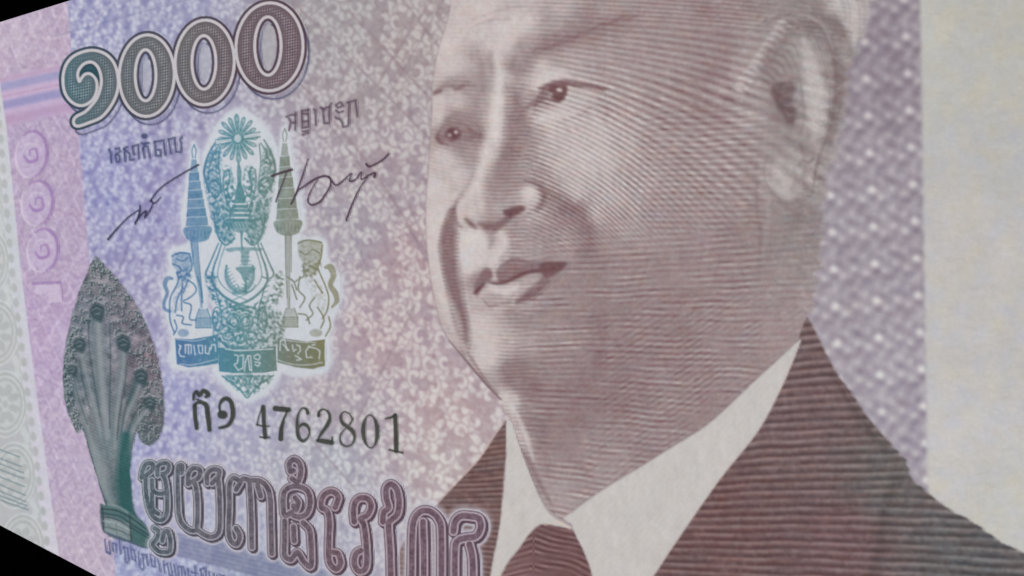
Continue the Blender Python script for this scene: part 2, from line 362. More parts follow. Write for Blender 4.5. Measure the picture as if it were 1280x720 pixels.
# forehead and brows
tf([(690, 45), (730, 32), (790, 16), (800, 30), (750, 48), (700, 62), (672, 70)], 134, 16, .55)
tl([(655, 88), (668, 66), (700, 52), (745, 36), (790, 22)], [9, 17, 21, 16, 7], 126, 12, .55)
for k in range(16):
    x = 672 + k * 8; y = 62 - k * 2.9 + rng.uniform(-3, 3)
    tl([(x - 6, y + 5), (x + 4, y - 1), (x + 16, y - 3)], [1, 2.6, 1], 108, 2.5, .5)
for a, b_ in [((700, 20), (800, -4)), ((720, 34), (840, 10)), ((600, 22), (660, 8)), ((590, 34), (640, 24))]:
    tl([a, ((a[0] + b_[0]) / 2, (a[1] + b_[1]) / 2 - 4), b_], [1, 2.5, 1], 136, 3, .3)
tl([(616, 66), (613, 78), (617, 88)], [3, 8, 3], 150, 7, .7)
tl([(600, 72), (603, 84), (601, 104), (597, 118)], [3, 6, 7, 3], 142, 7, .7)
tl([(646, 70), (642, 82), (648, 94)], [4, 9, 3], 134, 6, .75)
tl([(622, 70), (626, 100), (622, 130), (620, 165)], [7, 10, 10, 8], 203, 9, .75)
tl([(634, 60), (652, 34), (672, 22)], [6, 12, 5], 194, 10, .5)
tl([(633, 96), (636, 130), (632, 165)], [3, 6, 4], 148, 6, .5)
# left brow + eye
tl([(543, 117), (552, 110), (563, 107), (575, 109), (584, 105), (594, 107)], [4, 6, 5, 6, 5, 2], 126, 4, .75)
tl([(548, 107), (565, 101), (585, 100), (602, 98)], [3, 7, 8, 5], 150, 7, .5)
tl([(545, 116), (552, 114)], 4, 104, 2.5, .7)
tl([(570, 112), (582, 107)], 3, 118, 2.5, .6)
tf([(546, 175), (556, 152), (570, 140), (590, 142), (603, 158), (604, 172), (590, 182), (570, 184)], 130, 8, .7)
tl([(548, 168), (556, 158), (568, 154), (582, 156), (592, 164), (601, 168)], [2, 3, 4, 3, 2], 112, 4, .7)
tl([(560, 150), (576, 147), (592, 153)], [6, 10, 7], 130, 8, .6)
tf(ell(567.5, 167.5, 10.5, 9), 94, 4, .9)
tl([(578, 164), (590, 166), (602, 170)], [5, 8, 4], 112, 5, .6)
tf(ell(567, 167, 5.5, 5.5), 74, 4, .7)
tl([(548, 168), (556, 172), (562, 170)], [3, 6, 5], 112, 4, .6)
tl([(547, 172), (552, 178), (560, 180)], [4, 4, 2], 98, 3, .8)
tl([(576, 174), (588, 172), (598, 170)], [3, 6, 3], 112, 4, .7)
tf(ell(571, 165, 2.3, 2.3), 190, 2.4, .9); tf(ell(563.5, 168.5, 2.4, 2.0), 158, 2.4, .8)
tl([(556, 186), (572, 188), (588, 184)], [1, 2, 1], 146, 3, .5)
tl([(583, 180), (590, 196), (584, 205)], [6, 12, 5], 146, 9, .5)
tl([(584, 196), (594, 188), (602, 178)], [1, 3, 1], 138, 4, .5)
# right eye
tl([(672, 109), (682, 104), (700, 98), (716, 100), (735, 104)], [8, 13, 11, 6], 196, 9, .6)
tf([(678, 112), (686, 107), (700, 105), (710, 107), (709, 120), (700, 128), (688, 124), (678, 128), (668, 134)], 104, 4, .75)
tf([(688, 108), (700, 105), (709, 108), (708, 120), (700, 127), (690, 122)], 88, 3.5, .85)
tl([(675, 111), (688, 106), (704, 103), (722, 105), (740, 108), (756, 112)], [3, 6.5, 8, 6.5, 5.5, 4], 104, 4, .85)
tl([(756, 111), (764, 112)], [3, 1.5], 130, 3, .7)
tf(ell(700.5, 112.5, 3.4, 3.2), 176, 3, .85); tf(ell(689, 118.5, 3.4, 2.6), 148, 3, .8)
tl([(655, 137), (664, 131), (674, 124), (680, 120)], [3, 5, 6, 4], 118, 4, .75)
tl([(668, 140), (678, 132), (688, 128)], [1, 2, 1], 128, 3, .5)
tl([(680, 150), (704, 152), (728, 142), (742, 132)], [1.5, 2.4, 1], 158, 4, .6)
tl([(646, 118), (650, 138), (656, 152), (662, 164)], [5, 12, 13, 6], 124, 9, .65)
tl([(672, 150), (690, 147), (716, 140)], [5, 11, 5], 196, 8, .65)
tf([(690, 165), (725, 160), (760, 185), (755, 215), (715, 215)], 190, 24, .35)
tl([(676, 100), (690, 92), (706, 88)], [5, 9, 4], 196, 7, .6)
for k in range(9):
    a = math.radians(200 + k * 14); tl([(760, 122), (772, 116 + k * 3)], .8, 140, 2, .0)
# nose
tl([(648, 140), (644, 165), (638, 190), (630, 212), (622, 232)], [10, 18, 20, 16, 6], 128, 12, .6)
tl([(660, 215), (645, 235), (628, 250)], [8, 14, 6], 150, 10, .35)
for k in range(26):
    y = 120 + k * 5.2; xa = np.interp(y, [120, 180, 255], [634, 628, 606]); tl([(xa, y + 2), (xa + 12, y - .5), (xa + 26, y + 3)], [.8, 2, .8], 104, 2, .32)
tf([(598, 268), (616, 272), (634, 262), (650, 252), (652, 240), (630, 248), (610, 256)], 158, 8, .4)
tf([(606, 212), (628, 200), (648, 206), (650, 232), (630, 250), (610, 246)], 140, 14, .5)
tl([(610, 180), (606, 205), (596, 232), (588, 250)], [8, 10, 10, 8], 200, 8, .75)
tl([(594, 215), (585, 232), (575, 248), (568, 262)], [2, 3, 5, 6], 150, 5, .6)
tl([(578, 256), (574, 268), (576, 278)], [4, 7, 4], 192, 5, .7)
tl([(584, 274), (590, 280), (596, 285)], [4, 6, 4], 112, 4, .85)
tf(ell(594, 258, 14, 15), 186, 9, .6)
tf([(606, 240), (626, 236), (646, 240), (652, 254), (634, 262), (612, 268)], 150, 9, .45)
tl([(614, 236), (634, 230), (652, 232)], [6, 9, 5], 136, 8, .4)
tl([(600, 279), (610, 283), (620, 284), (632, 276), (642, 268)], [3, 10, 11, 9, 5], 112, 5, .85)
tl([(604, 272), (618, 272), (630, 266)], [3, 8, 4], 150, 7, .55)
tf([(630, 264), (638, 260), (652, 257), (658, 261), (650, 267), (636, 271)], 92, 3.5, .9)
tf(ell(661, 243, 9, 6), 188, 10, .5)
tl([(655, 250), (664, 254), (670, 250)], [4, 7, 4], 178, 7, .5)
tl([(658, 226), (672, 230), (681, 240), (680, 252), (672, 262)], [4, 7, 8, 7, 4], 112, 6, .8)
tl([(668, 262), (660, 268), (648, 274)], [2, 4, 2], 138, 4, .6)
tl([(680, 236), (692, 244), (712, 256), (728, 268), (735, 284), (738, 305)], [4, 9, 13, 15, 18, 12], 112, 13, .6)
tf([(700, 258), (716, 256), (724, 264), (712, 270), (700, 266)], 118, 5, .6)
tl([(572, 250), (569, 262), (571, 276), (578, 284)], [2, 4, 5, 3], 120, 4, .6)
# shadow groove on the far cheek
tl([(566, 262), (562, 285), (561, 310), (564, 340), (571, 370), (580, 396), (584, 425)], [5, 17, 20, 18, 13, 9, 3], 116, 7, .8)
for k in range(40):
    y = 262 + k * 4.6; xc = np.interp(y, [262, 310, 370, 425], [566, 561, 571, 583]); h_ = np.interp(y, [262, 300, 420, 445], [5, 13, 9, 3])
    tl([(xc - h_, y + 1.5), (xc + h_, y - 1.5)], 2.2, 86, 2.2, .42)
tl([(541, 270), (543, 320), (551, 368), (566, 410), (588, 445)], [5, 9, 8, 6, 3], 196, 6, .5)
# philtrum / upper lip area
tf([(582, 292), (600, 288), (610, 300), (606, 325), (590, 340), (580, 330)], 201, 8, .8)
tl([(628, 292), (632, 305), (622, 318), (616, 330)], [6, 9, 8, 4], 196, 7, .8)
tl([(614, 288), (617, 298), (613, 310)], [3, 5, 2], 144, 5, .7)
for k in range(7):
    y = 286 + k * 7; tl([(640, y + 3), (670, y), (700 + k * 2, y - 1)], [1, 2.2, 1], 124, 2.4, .55)
# mouth
tf([(594, 362), (596, 352), (606, 336), (614, 336), (617, 346), (610, 353), (602, 362), (597, 370)], 112, 3.5, .9)
tl([(594, 366), (600, 361), (606, 354)], [3, 5, 2], 88, 3, .8)
tf([(622, 338), (634, 326), (646, 322), (662, 325), (684, 326), (708, 329), (700, 340), (676, 342), (655, 346), (640, 352), (628, 354), (623, 348)], 118, 3.5, .92)
tl([(612, 352), (622, 354), (634, 352), (648, 345), (662, 340), (684, 336), (708, 329)], [2, 4, 4, 4, 5, 5, 2], 90, 3, .85)
tf([(680, 328), (710, 328), (700, 340), (684, 346), (676, 338)], 94, 4, .85)
tl([(628, 336), (640, 330), (655, 330)], [3, 5, 3], 140, 5, .5)
tf([(606, 372), (616, 360), (636, 358), (656, 346), (672, 342), (678, 350), (668, 366), (655, 376), (636, 378), (616, 380)], 160, 5, .75)
tl([(616, 362), (632, 364), (648, 358)], [5, 9, 6], 200, 6, .8)
tl([(690, 342), (680, 354), (664, 368), (648, 377)], [6, 11, 13, 6], 104, 6, .85)
tl([(605, 374), (612, 382), (622, 381), (640, 377)], [2, 2.6, 2], 128, 3, .8)
for k in range(5): tl([(668 + k * 5, 350 + (4 - k) * 3), (672 + k * 5, 344 + (4 - k) * 3)], 1.6, 150, 3, .35)
tl([(636, 392), (648, 398), (662, 396)], [4, 10, 4], 144, 9, .6)
tl([(636, 388), (646, 392), (656, 391)], [1, 2.5, 1], 126, 3, .4)
# chin, jaw
tf([(600, 396), (616, 400), (622, 420), (618, 448), (606, 462), (596, 445), (592, 415)], 194, 14, .6)
tl([(585, 440), (597, 458), (610, 478), (622, 492)], [1.5, 2.5, 3, 2], 120, 2.5, .75)
tf([(628, 460), (646, 452), (662, 456), (664, 476), (655, 492), (636, 486)], 124, 12, .65)
tl([(694, 505), (730, 480), (768, 450), (780, 438)], [1, 2, 1], 112, 2.5, .4)
tl([(640, 505), (650, 525), (660, 550), (668, 575)], [5, 6, 6, 3], 196, 4, .75)
tl([(632, 498), (640, 512), (644, 528)], [4, 6, 4], 192, 4, .6)
tl([(648, 556), (660, 574), (672, 596), (690, 630)], [3, 5, 5, 3], 124, 4, .75)
tl([(655, 500), (668, 530), (678, 560), (686, 590)], [6, 12, 10, 5], 128, 9, .5)
tl([(700, 636), (712, 628), (730, 616)], [5, 8, 4], 160, 8, .5)
# ear
tl([(925, 112), (934, 92), (948, 72), (962, 50), (978, 28)], [9, 12, 12, 11, 8], 168, 8, .55)
for k in range(13):
    t = k / 12; x = 923 + 58 * t; y = 112 - 84 * t
    tl([(x - 6, y - 1), (x, y), (x + 8, y + 5)], [2, 3.6, 2], 200, 3, .6)
    tl([(x - 5, y + 2.6), (x + 1, y + 3.6), (x + 9, y + 8.4)], 1.6, 126, 2.4, .4)
tf([(966, 105), (990, 102), (996, 112), (990, 125), (996, 142), (990, 154), (978, 142), (968, 122)], 100, 6, .8)
tl([(968, 112), (976, 128), (984, 142), (992, 156)], [3, 8, 9, 3], 100, 4, .8)
tl([(970, 110), (984, 106), (998, 104)], [4, 4, 1], 112, 3, .6)
for k in range(9):
    y = 108 + k * 6; tl([(980 + k, y), (994 + k * 1.2, y - 3)], 1.5, 96 if k % 2 else 150, 2, .4)
tl([(1006, 50), (1012, 75), (1020, 100), (1025, 125), (1024, 150), (1018, 175)], [4, 12, 16, 18, 12, 5], 182, 8, .75)
for k in range(16):
    y = 56 + k * 7; tl([(1002 + k * .7, y), (1012 + k * .7, y + 5), (1022 + k * .4, y + 12)], [.8, 1.6, .8], 150, 1.8, .5)
tl([(985, 44), (1000, 34), (1020, 24), (1045, 30), (1056, 44)], [4, 8, 12, 10, 3], 120, 7, .7)
tl([(1046, 46), (1050, 80), (1048, 120), (1042, 160), (1034, 190)], [8, 12, 11, 9, 5], 138, 7, .6)
tl([(985, 60), (975, 85), (968, 105)], [5, 8, 4], 134, 6, .5)
tl([(1002, 180), (1006, 195), (1000, 206)], [5, 6, 3], 128, 4, .6)
tl([(1006, 200), (1012, 203), (1018, 198)], [3, 3, 2], 96, 3, .6)
tl([(972, 205), (976, 225), (984, 240), (998, 244)], [6, 17, 16, 7], 178, 9, .7)
tl([(1016, 208), (1014, 225), (1020, 240)], [3, 5, 3], 178, 4, .55); tl([(1008, 212), (1006, 228), (1010, 242)], [2, 3, 2], 136, 3, .5)
tl([(994, 210), (996, 226), (990, 236)], [2, 3, 2], 142, 4, .5)
tl([(948, 228), (946, 250), (950, 280), (952, 310), (950, 330)], [3, 5, 5, 4, 2], 122, 4, .55)
tl([(962, 250), (960, 285), (955, 315)], [4, 7, 4], 160, 5, .3)
tl([(970, 262), (985, 258), (1010, 262), (1024, 256)], [3, 8, 8, 3], 130, 7, .5)
tl([(985, 44), (968, 66), (962, 86), (960, 104)], [8, 20, 22, 12], 124, 10, .6)
for k in range(14): tl([(944 + k * 3.2, 96 - k * 3.6), (956 + k * 3.2, 101 - k * 3.6), (968 + k * 2.6, 110 - k * 3.4)], [1, 2, 1], 160 if k % 2 else 104, 2, .45)
tl([(1044, 60), (1050, 96), (1046, 140), (1038, 176)], [7, 12, 13, 8], 114, 7, .65)
tl([(990, 62), (994, 84), (998, 104), (1004, 128), (1008, 158)], [4, 7, 7, 7, 4], 138, 6, .45)
tl([(1010, 60), (1016, 90), (1021, 124), (1020, 150)], [8, 16, 18, 10], 190, 11, .5)
tl([(904, 70), (906, 100), (914, 128)], [10, 18, 10], 130, 12, .4)
tl([(930, 175), (942, 200), (946, 225)], [4, 8, 6], 134, 8, .45)
tl([(1000, 250), (985, 256), (968, 252)], [3, 5, 3], 122, 5, .5)
tl([(984, 30), (1008, 28), (1032, 42), (1044, 80), (1046, 118), (1038, 160), (1024, 200), (1016, 240)], [2, 4, 5, 4, 4, 4, 3, 2], 112, 3, .6)
tl([(980, 24), (1006, 20), (1030, 32), (1042, 62)], [2, 4, 4, 2], 172, 3, .45)
tl([(990, 70), (1000, 92), (1004, 120), (1006, 150), (1000, 172)], [1, 3, 3, 3, 1], 126, 3, .5)
tl([(1006, 176), (1010, 196), (1004, 220), (992, 236)], [2, 4, 4, 2], 138, 4, .5)
tl([(960, 196), (956, 216), (962, 236), (976, 250)], [2, 3, 3, 2], 132, 3, .5)
# hair behind ear and at temple: wispy strokes
for k in range(150):
    x = rng.uniform(880, 1060); y = rng.uniform(-8, 46)
    if x > 1040 and y < 20: continue
    L = rng.uniform(8, 22); a = math.radians(rng.uniform(-35, 5) if x < 980 else rng.uniform(-10, 40))
    tl([(x, y), (x + L * .5 * math.cos(a), y + L * .5 * math.sin(a) - 2), (x + L * math.cos(a), y + L * math.sin(a))], [.8, 2, .8], rng.choice([112, 122, 168, 160]), 2, .35)
for k in range(170):
    y = rng.uniform(40, 400); xr = np.interp(y, [40, 84, 160, 226, 312, 400], [1076, 1062, 1052, 1034, 1028, 1008]); x = xr - rng.uniform(2, 24 if y < 240 else 56)
    L = rng.uniform(7, 15); a = math.radians(rng.uniform(-15, 45))
    tl([(x - L / 2, y), (x, y - 1), (x + L / 2 * math.cos(a), y + L / 2 * math.sin(a))], [.8, 2.2, .8], rng.choice([112, 120, 172, 164]), 2, .36)
tl([(1056, 0), (1066, 30), (1070, 56)], [30, 14, 5], 182, 8, .7)
for k in range(14):
    x = 1050 + k * 2.5; tl([(x, -10), (x + 6, 15), (x + 5, 40 + rng.uniform(-15, 18))], 1.4, rng.choice([150, 198]), 2, .4)
T = blur(P[..., 0], .9)
T = T + .26 * (T - blur(T, 9)) * sm(1000, 960, gx) + .2 * (T - blur(T, 9)) * sm(960, 1000, gx)
# engraved line systems, following the forms
def wave(ph): return np.cos(2 * math.pi * ph)
j1 = noise(14) * .13; j2 = noise(34) * .4
sy1 = np.where(gy < 150, gy + (150 - gy) * 0.0, gy)
r1 = np.hypot((gx - 628), (gy - 396))
cc = gy.copy(); dxx = np.maximum(gx - 600, 0) ** 2 / 2
lo, hi = np.full((H, W), -400, np.float32), gy.copy()
for _ in range(16):                                       # follow each engraved curve back to where it starts at the nose
    mid_ = (lo + hi) / 2; val = mid_ + dxx * np.interp(mid_, [-400, 20, 60, 110, 190, 300, 600], [.0001, .0003, .0011, .0030, .0050, .0058, .0060]) - gy
    hi = np.where(val > 0, mid_, hi); lo = np.where(val > 0, lo, mid_)
cc = (lo + hi) / 2
ph1 = cc / 5.5 + j1 * .35 + j2 * .15
ph0 = ph1
phH = (gy - 390 + 0.02 * (gx - 800)) * K / 7.5 + j1 * .9 + j2 * .5
phN = (gy + .35 * (gx - 600) * 0 - 250 + 0.0012 * (gx - 640) ** 2) / 4.9 + j1
wF = sm(150, 90, gy)                                       # forehead
wC = sm(640, 690, gx) * (1 - wF) * sm(330, 240, gy + (gx - 800) * .12)
wL = 1 - sm(640, 690, gx)
wB = sm(255, 330, gy + (gx - 800) * .12) * (1 - wL)
X2 = sm(770, 850, gx) * sm(110, 160, gy) * sm(1000, 940, gx) * sm(330, 280, gy)   # cross hatching
lines = (wF * (1 - wL * .5)) * wave(ph0) + wC * (wave(ph1)) + wB * wave(phH) + wL * (1 - wF * .5) * wave(phN) * np.interp(gx, [560, 600, 640], [.30, .42, .6])
ph2 = (gy + (gx - 850) * .14) * K / 6.8 + j1
lines = lines * (1 - .45 * X2) + X2 * .62 * wave(ph2)
ph3 = (gx * .55 + gy * .83) / 6.3 + j2
jm = np.clip(.72 + .42 * noise(10, 3.5), .15, 1.3); lines = lines * (1 - sm(280, 340, gy) * sm(640, 700, gx) * (1 - jm))
lines += .42 * wave(ph3 * .92) * np.clip(.8 + .6 * noise(7), 0, 1.6) * sm(330, 420, gy) * sm(700, 780, gx)
brk = 1 + .28 * noise(3.0, 1.2)
amp = np.interp(T, [90, 120, 145, 165, 185, 200], [5, 17, 27, 29, 15, 3]) * (1 - .30 * wF) * (1 - .30 * wB) * (1 - .15 * X2)
amp *= 1 - .6 * sm(930, 970, gx)
amp *= 1 - .45 * sm(120, 70, gy) * sm(800, 640, gx) - .25 * sm(120, 70, gy) * sm(640, 800, gx)
amp *= 1 - .25 * sm(650, 610, gx)
T2 = T + amp * np.clip(lines, -1.2, 1.2) * brk + noise(1.6) * 2.4 + noise(5) * 1.6
def ramp(T, tint=None):
    xs = [50, 80, 105, 130, 150, 170, 190, 210]
    r = np.interp(T, xs, [82, 107, 129, 149, 165, 182, 201, 214])
    g = np.interp(T, xs, [46, 73, 100, 128, 148, 168, 188, 206])
    b = np.interp(T, xs, [51, 76, 103, 129, 148, 167, 186, 203])
    return np.stack((r, g, b), -1)
face = ramp(T2).astype(np.float32)
# ink warmer on the shadow side, greyer about the ear and hair; faint chroma flecks of the scan
grey = (sm(900, 1000, gx) * sm(420, 300, gy))[..., None]
lum = face.mean(-1, keepdims=True)
face = face * (1 - .42 * grey) + (lum * C(1.0, .985, .975)) * .42 * grey
fl = noise(3.5, 1.6); fl2 = noise(4)
face += (fl * 1.0)[..., None] * C(1.0, -.5, -.6) + (fl2)[..., None] * C(.3, .3, -.6)
fb, fd = dpoly(curve(FACE, True, 5), 4)
fd = fd + noise(3.5, 1.5)[fb.s] * 2.2 * sm(1000, 1020, gx[fb.s]) * sm(420, 380, gy[fb.s])
a = np.clip(.5 - fd / (2.2 + 7 * sm(1000, 1020, gx[fb.s]) * sm(420, 380, gy[fb.s])), 0, 1); img[fb.s] += a[..., None] * (face[fb.s] - img[fb.s]); mark('portrait', fb, a, .02)
line(img, FACE[1:19], [1.0, 1.2, 1.6, 1.6, 1.8, 2.0], C(150, 132, 138), 2.2, .5)
line(img, [(562, 425), (580, 446), (600, 470), (614, 486), (627, 499)], [1, 2.4, 2.6, 1.5], C(118, 92, 98), 1.8, .75)
# jacket
JR = [(998, 427), (1003, 412), (1008, 399), (1014, 402), (1042, 458), (1064, 489), (1082, 516), (1100, 538), (1122, 563), (1134, 577), (1140, 597), (1158, 613), (1183, 633), (1220, 654), (1257, 680), (1290, 694), (1400, 745), (1460, 790), (1460, 830), (740, 830), (780, 770), (818, 720), (847, 676), (900, 600), (949, 538), (980, 480)]
JL = [(630, 530), (634, 531), (633, 570), (629, 620), (625, 660), (617, 700), (612, 740), (604, 820), (480, 820), (500, 690), (549, 629), (572, 604), (600, 574)]
jt = noise(12) * .5
phJ = (gy - 640 + 4 * np.sin((gx - 850) / 120.0)) / np.interp(gx, [560, 640, 800, 950, 1280], [6.0, 6.8, 8.8, 10.4, 12.0]) + jt * .10
jw = wave(phJ); jw = jw + .25 * wave(phJ * 2 + .2)
jbrk = 1 + .42 * noise(9, 1.6)
jc_d = C(-6, 3, -1) + field([(600, 600, 96, 62, 66), (900, 650, 98, 60, 66), (1000, 520, 98, 68, 74), (1050, 680, 100, 66, 72), (1120, 600, 90, 74, 78), (1200, 700, 82, 70, 76)])
jc_l = C(6, 11, 7) + field([(600, 600, 146, 116, 116), (900, 650, 138, 108, 110), (1000, 520, 146, 118, 122), (1050, 680, 140, 110, 116), (1120, 600, 136, 122, 124), (1200, 700, 130, 120, 124)])
m = blur(np.clip(.45 + .36 * jw * jbrk + noise(1.6) * .07, 0, 1).astype(np.float32), .9)[..., None]
jack = jc_d + m * (jc_l - jc_d)
jack += (noise(6, 1.6))[..., None] * C(1.2, -.5, -1)
# folds of the lapel
def shade(pts, w, k, soft):
    b, d = dstroke(curve(pts), w, soft); jack[b.s] *= (1 - k * np.clip(.5 - d / soft, 0, 1))[..., None]
shade([(1120, 600), (1108, 640), (1100, 690), (1090, 740)], 14, .12, 14)
shade([(1043, 470), (1075, 520), (1120, 575)], 8, .10, 8)
jrp = np.array(JR); 
wig = []
pc = curve(JR, True, 8)
b, d = dpoly(pc, 5); d = d + .8 * wave(phJ)[b.s] * (noise(6)[b.s] * .5 + .7) * (gx[b.s] > 1010)
a = np.clip(.5 - d / 2.4, 0, 1); img[b.s] += a[..., None] * (jack[b.s] - img[b.s]); mark('jacket', b, a, .05)
b, d = dpoly(curve(JL, True, 8), 5); a = np.clip(.5 - d / 1.8, 0, 1); img[b.s] += a[..., None] * (jack[b.s] - img[b.s]); mark('jacket', b, a, .05)
line(img, [(548, 628), (572, 602), (600, 572), (628, 528)], 1.4, C(210, 178, 170), 2, .6)
# collar
sh = C(203, 197, 193) + (noise(2, 5) * 1.6)[..., None] * C(1, 1, 1) + (wave((gx * .7 + gy * .55) / 6.0) * 1.3)[..., None]
CL = [(634, 531), (640, 527), (646, 545), (655, 571), (672, 613), (688, 638), (706, 651), (714, 660), (679, 655), (664, 666), (651, 684), (640, 700), (629, 720), (622, 750), (612, 780), (604, 760), (612, 735), (618, 700), (627, 655), (632, 610), (635, 570)]
CR = [(714, 641), (751, 614), (800, 584), (840, 559), (887, 529), (936, 484), (975, 449), (999, 426), (1001, 430), (980, 480), (949, 538), (900, 600), (847, 676), (818, 720), (780, 775), (750, 800), (745, 740), (732, 692), (719, 664), (716, 655), (706, 648)]
for q in (CL, CR):
    b, d = dpoly(curve(q, True, 5), 4); a = np.clip(.5 - d / 2.0, 0, 1); img[b.s] += a[..., None] * (sh[b.s] - img[b.s]); mark('shirt_collar', b, a, .05)
line(img, [(672, 614), (686, 637), (700, 648), (712, 656)], [1.5, 3, 5, 2], C(158, 140, 142), 3, .7)
line(img, [(1000, 428), (980, 480), (949, 538), (900, 600), (847, 676), (800, 742)], 1.5, C(206, 180, 172), 2, .5)
line(img, [(714, 641), (751, 614), (800, 584), (840, 559), (887, 529), (936, 484)], 1.6, C(140, 122, 126), 2, .5)
# tie
TI = [(679, 655), (695, 657), (716, 662), (722, 672), (732, 692), (742, 722), (756, 800), (600, 800), (629, 716), (651, 684), (664, 666)]
phT = (gy + (gx - 680) * -.28 * np.sign(gx - 668) + .0) / 7.2 + jt * .4
tw = np.clip(.40 + .34 * wave(phT) * jbrk + .25 * sm(690, 640, gx) * sm(660, 720, gy), 0, 1)[..., None]
tie = C(96, 66, 68) + tw * C(52, 52, 50)
b, d = dpoly(curve(TI, True, 5), 4); a = np.clip(.5 - d / 2.0, 0, 1); img[b.s] += a[..., None] * (tie[b.s] - img[b.s]); mark('necktie', b, a, .05)
line(img, [(682, 656), (700, 652), (714, 661)], [1, 2.5, 2], C(222, 198, 184), 2.2, .7)
for nm, pts in [('eye|0', ell(573, 167, 29, 19)), ('eye|1', ell(706, 117, 52, 20, 4)), ('eyebrow|0', ell(570, 109, 28, 9)), ('eyebrow|1', ell(732, 46, 70, 17, -18)),
                ('nose', [(615, 175), (645, 190), (680, 228), (688, 250), (660, 272), (616, 292), (578, 286), (566, 268), (590, 230)]),
                ('mouth', [(590, 372), (600, 340), (636, 320), (712, 326), (690, 356), (650, 384), (612, 386)]),
                ('ear', [(918, 112), (948, 66), (985, 24), (1012, 30), (1034, 90), (1038, 140), (1022, 200), (1016, 244), (985, 250), (958, 236), (950, 200), (962, 170), (955, 130)])]:
    b, d = dpoly(curve(pts, True), 2); mark(nm, b, (d < 0) * 1.0)

# =============================================================== naga statue
NG = [(120, 321), (131, 331), (142, 342), (152, 353), (160, 364), (171, 380), (180, 397), (187, 413), (193, 430), (199, 450), (202, 467), (205, 485), (206, 500), (206, 527), (198, 550), (187, 557), (178, 552), (172, 540), (170, 545), (166, 565), (164, 590), (166, 612), (170, 640),
      (186, 660), (188, 685), (162, 678), (131, 666), (126, 632), (132, 630), (125, 607), (115, 572), (107, 545), (103, 537), (97, 541), (90, 527), (83, 507), (80, 480), (80, 453), (83, 427), (90, 397), (100, 363), (110, 340)]
ng = C(14, 0, 3) + field([(120, 340, 98, 112, 118), (100, 400, 96, 116, 124), (160, 400, 104, 114, 122), (185, 450, 108, 110, 118), (90, 480, 84, 110, 114), (130, 430, 112, 130, 136), (195, 520, 84, 100, 104), (120, 520, 112, 128, 134), (145, 560, 98, 124, 126), (155, 600, 52, 92, 92), (130, 590, 108, 126, 132), (160, 640, 60, 98, 98), (145, 660, 100, 120, 124)])
wv = noise(1.6); w2 = noise(2.6)
ng += (w2 * 13)[..., None] * C(1, .85, .85) * (1 - sm(500, 560, gy))[..., None] + (noise(.9) * 5)[..., None]
NB = C(52, 72, 78); NLt = C(158, 164, 168)
def nl(pts, w, col, op=.8, soft=2): line(ng, pts, w, col, soft, op)
# coiled scale curls of the hood
for k in range(420):
    y = rng.uniform(325, 548); i = np.interp(y, [321, 342, 364, 397, 430, 467, 500, 548], [120, 142, 160, 180, 193, 202, 206, 199]); l = np.interp(y, [321, 363, 397, 427, 453, 507, 540], [120, 100, 90, 83, 80, 83, 97])
    side = rng.random() < .5; t = rng.uniform(0, 1)
    wdt = (i - l)
    x = l + t * (np.interp(y, [321, 375, 430, 548], [wdt / 2, wdt / 2, 14, 8])) if side else i - t * np.interp(y, [321, 375, 420, 470, 548], [wdt / 2, wdt / 2, 44, 26, 34])
    r = rng.uniform(1.6, 3.2); a0 = rng.uniform(0, 6.28); th = np.linspace(0, 2.4, 5)
    pts = np.stack((x + r * np.cos(a0 + th) * .8, y + r * np.sin(a0 + th)), -1)
    nl(pts, 1.4, C(160, 165, 168), .75, 1.5); nl(pts + C(1.4, 1.5), 1.3, C(46, 66, 72), .7, 1.5)
# necks
for (pts, w) in [([(122, 395), (124, 440), (128, 490), (134, 545)], [14, 17, 20, 22]), ([(100, 436), (108, 470), (118, 510), (126, 545)], [6, 8, 9, 9]), ([(155, 436), (152, 470), (146, 510), (143, 560)], [9, 11, 10, 8]),
                 ([(176, 478), (166, 500), (155, 530), (150, 566)], [8, 10, 9, 6]), ([(186, 510), (172, 526), (162, 548), (156, 575)], [6, 9, 8, 5]), ([(92, 470), (99, 500), (108, 530), (116, 560)], [4, 6, 8, 7])]:
    nl(pts, w, C(114, 126, 132), .7, 6); p = np.array(pts, float); nl(p + C(1.5, 0), np.array(w) * .35, C(158, 162, 166), .55, 4)
for pts in [[(111, 400), (113, 440), (119, 480), (126, 520)], [(138, 400), (139, 450), (138, 500), (138, 535)], [(160, 450), (157, 480), (150, 520), (147, 550)], [(168, 485), (158, 510), (152, 545)],
            [(100, 450), (104, 475), (113, 510)], [(182, 500), (168, 520), (158, 550), (152, 575)], [(93, 470), (100, 500), (110, 530)]]:
    nl(pts, [1, 1.8, 1.3], NB, .6, 2.4)
# heads
for (x, y, r) in [(122, 389, 9), (100, 430, 7.5), (91, 462, 6), (155, 428, 8.5), (177, 470, 8), (188, 503, 7)]:
    fill(ng, [(x - r, y - r * .3), (x - r * .3, y - r), (x + r * .7, y - r * .8), (x + r * 1.1, y + r * .2), (x + r * .6, y + r * 1.5), (x - r * .2, y + r * 1.2), (x - r * .8, y + r * .7)], NB, 4, .85)
    nl([(x - r * .7, y - r * .1), (x, y - r * .45), (x + r * .6, y - r * .1)], [1, 2, 1], C(132, 142, 146), .6, 2); nl([(x - r * .3, y + r * .4), (x + r * .3, y + r * .3)], [1.5, 2.5], C(126, 138, 142), .65, 2)
    nl([(x - r * 1.1, y - r * .9), (x - .2 * r, y - r * 1.4), (x + r, y - r * 1.1)], [1, 2.5, 1], C(164, 166, 170), .6, 2)
nl([(170, 476), (165, 492), (160, 505)], [7, 8, 4], C(62, 86, 90), .6, 5)
nl([(118, 560), (126, 590), (134, 615), (142, 632)], [10, 15, 11, 5], C(140, 150, 154), .75, 8)
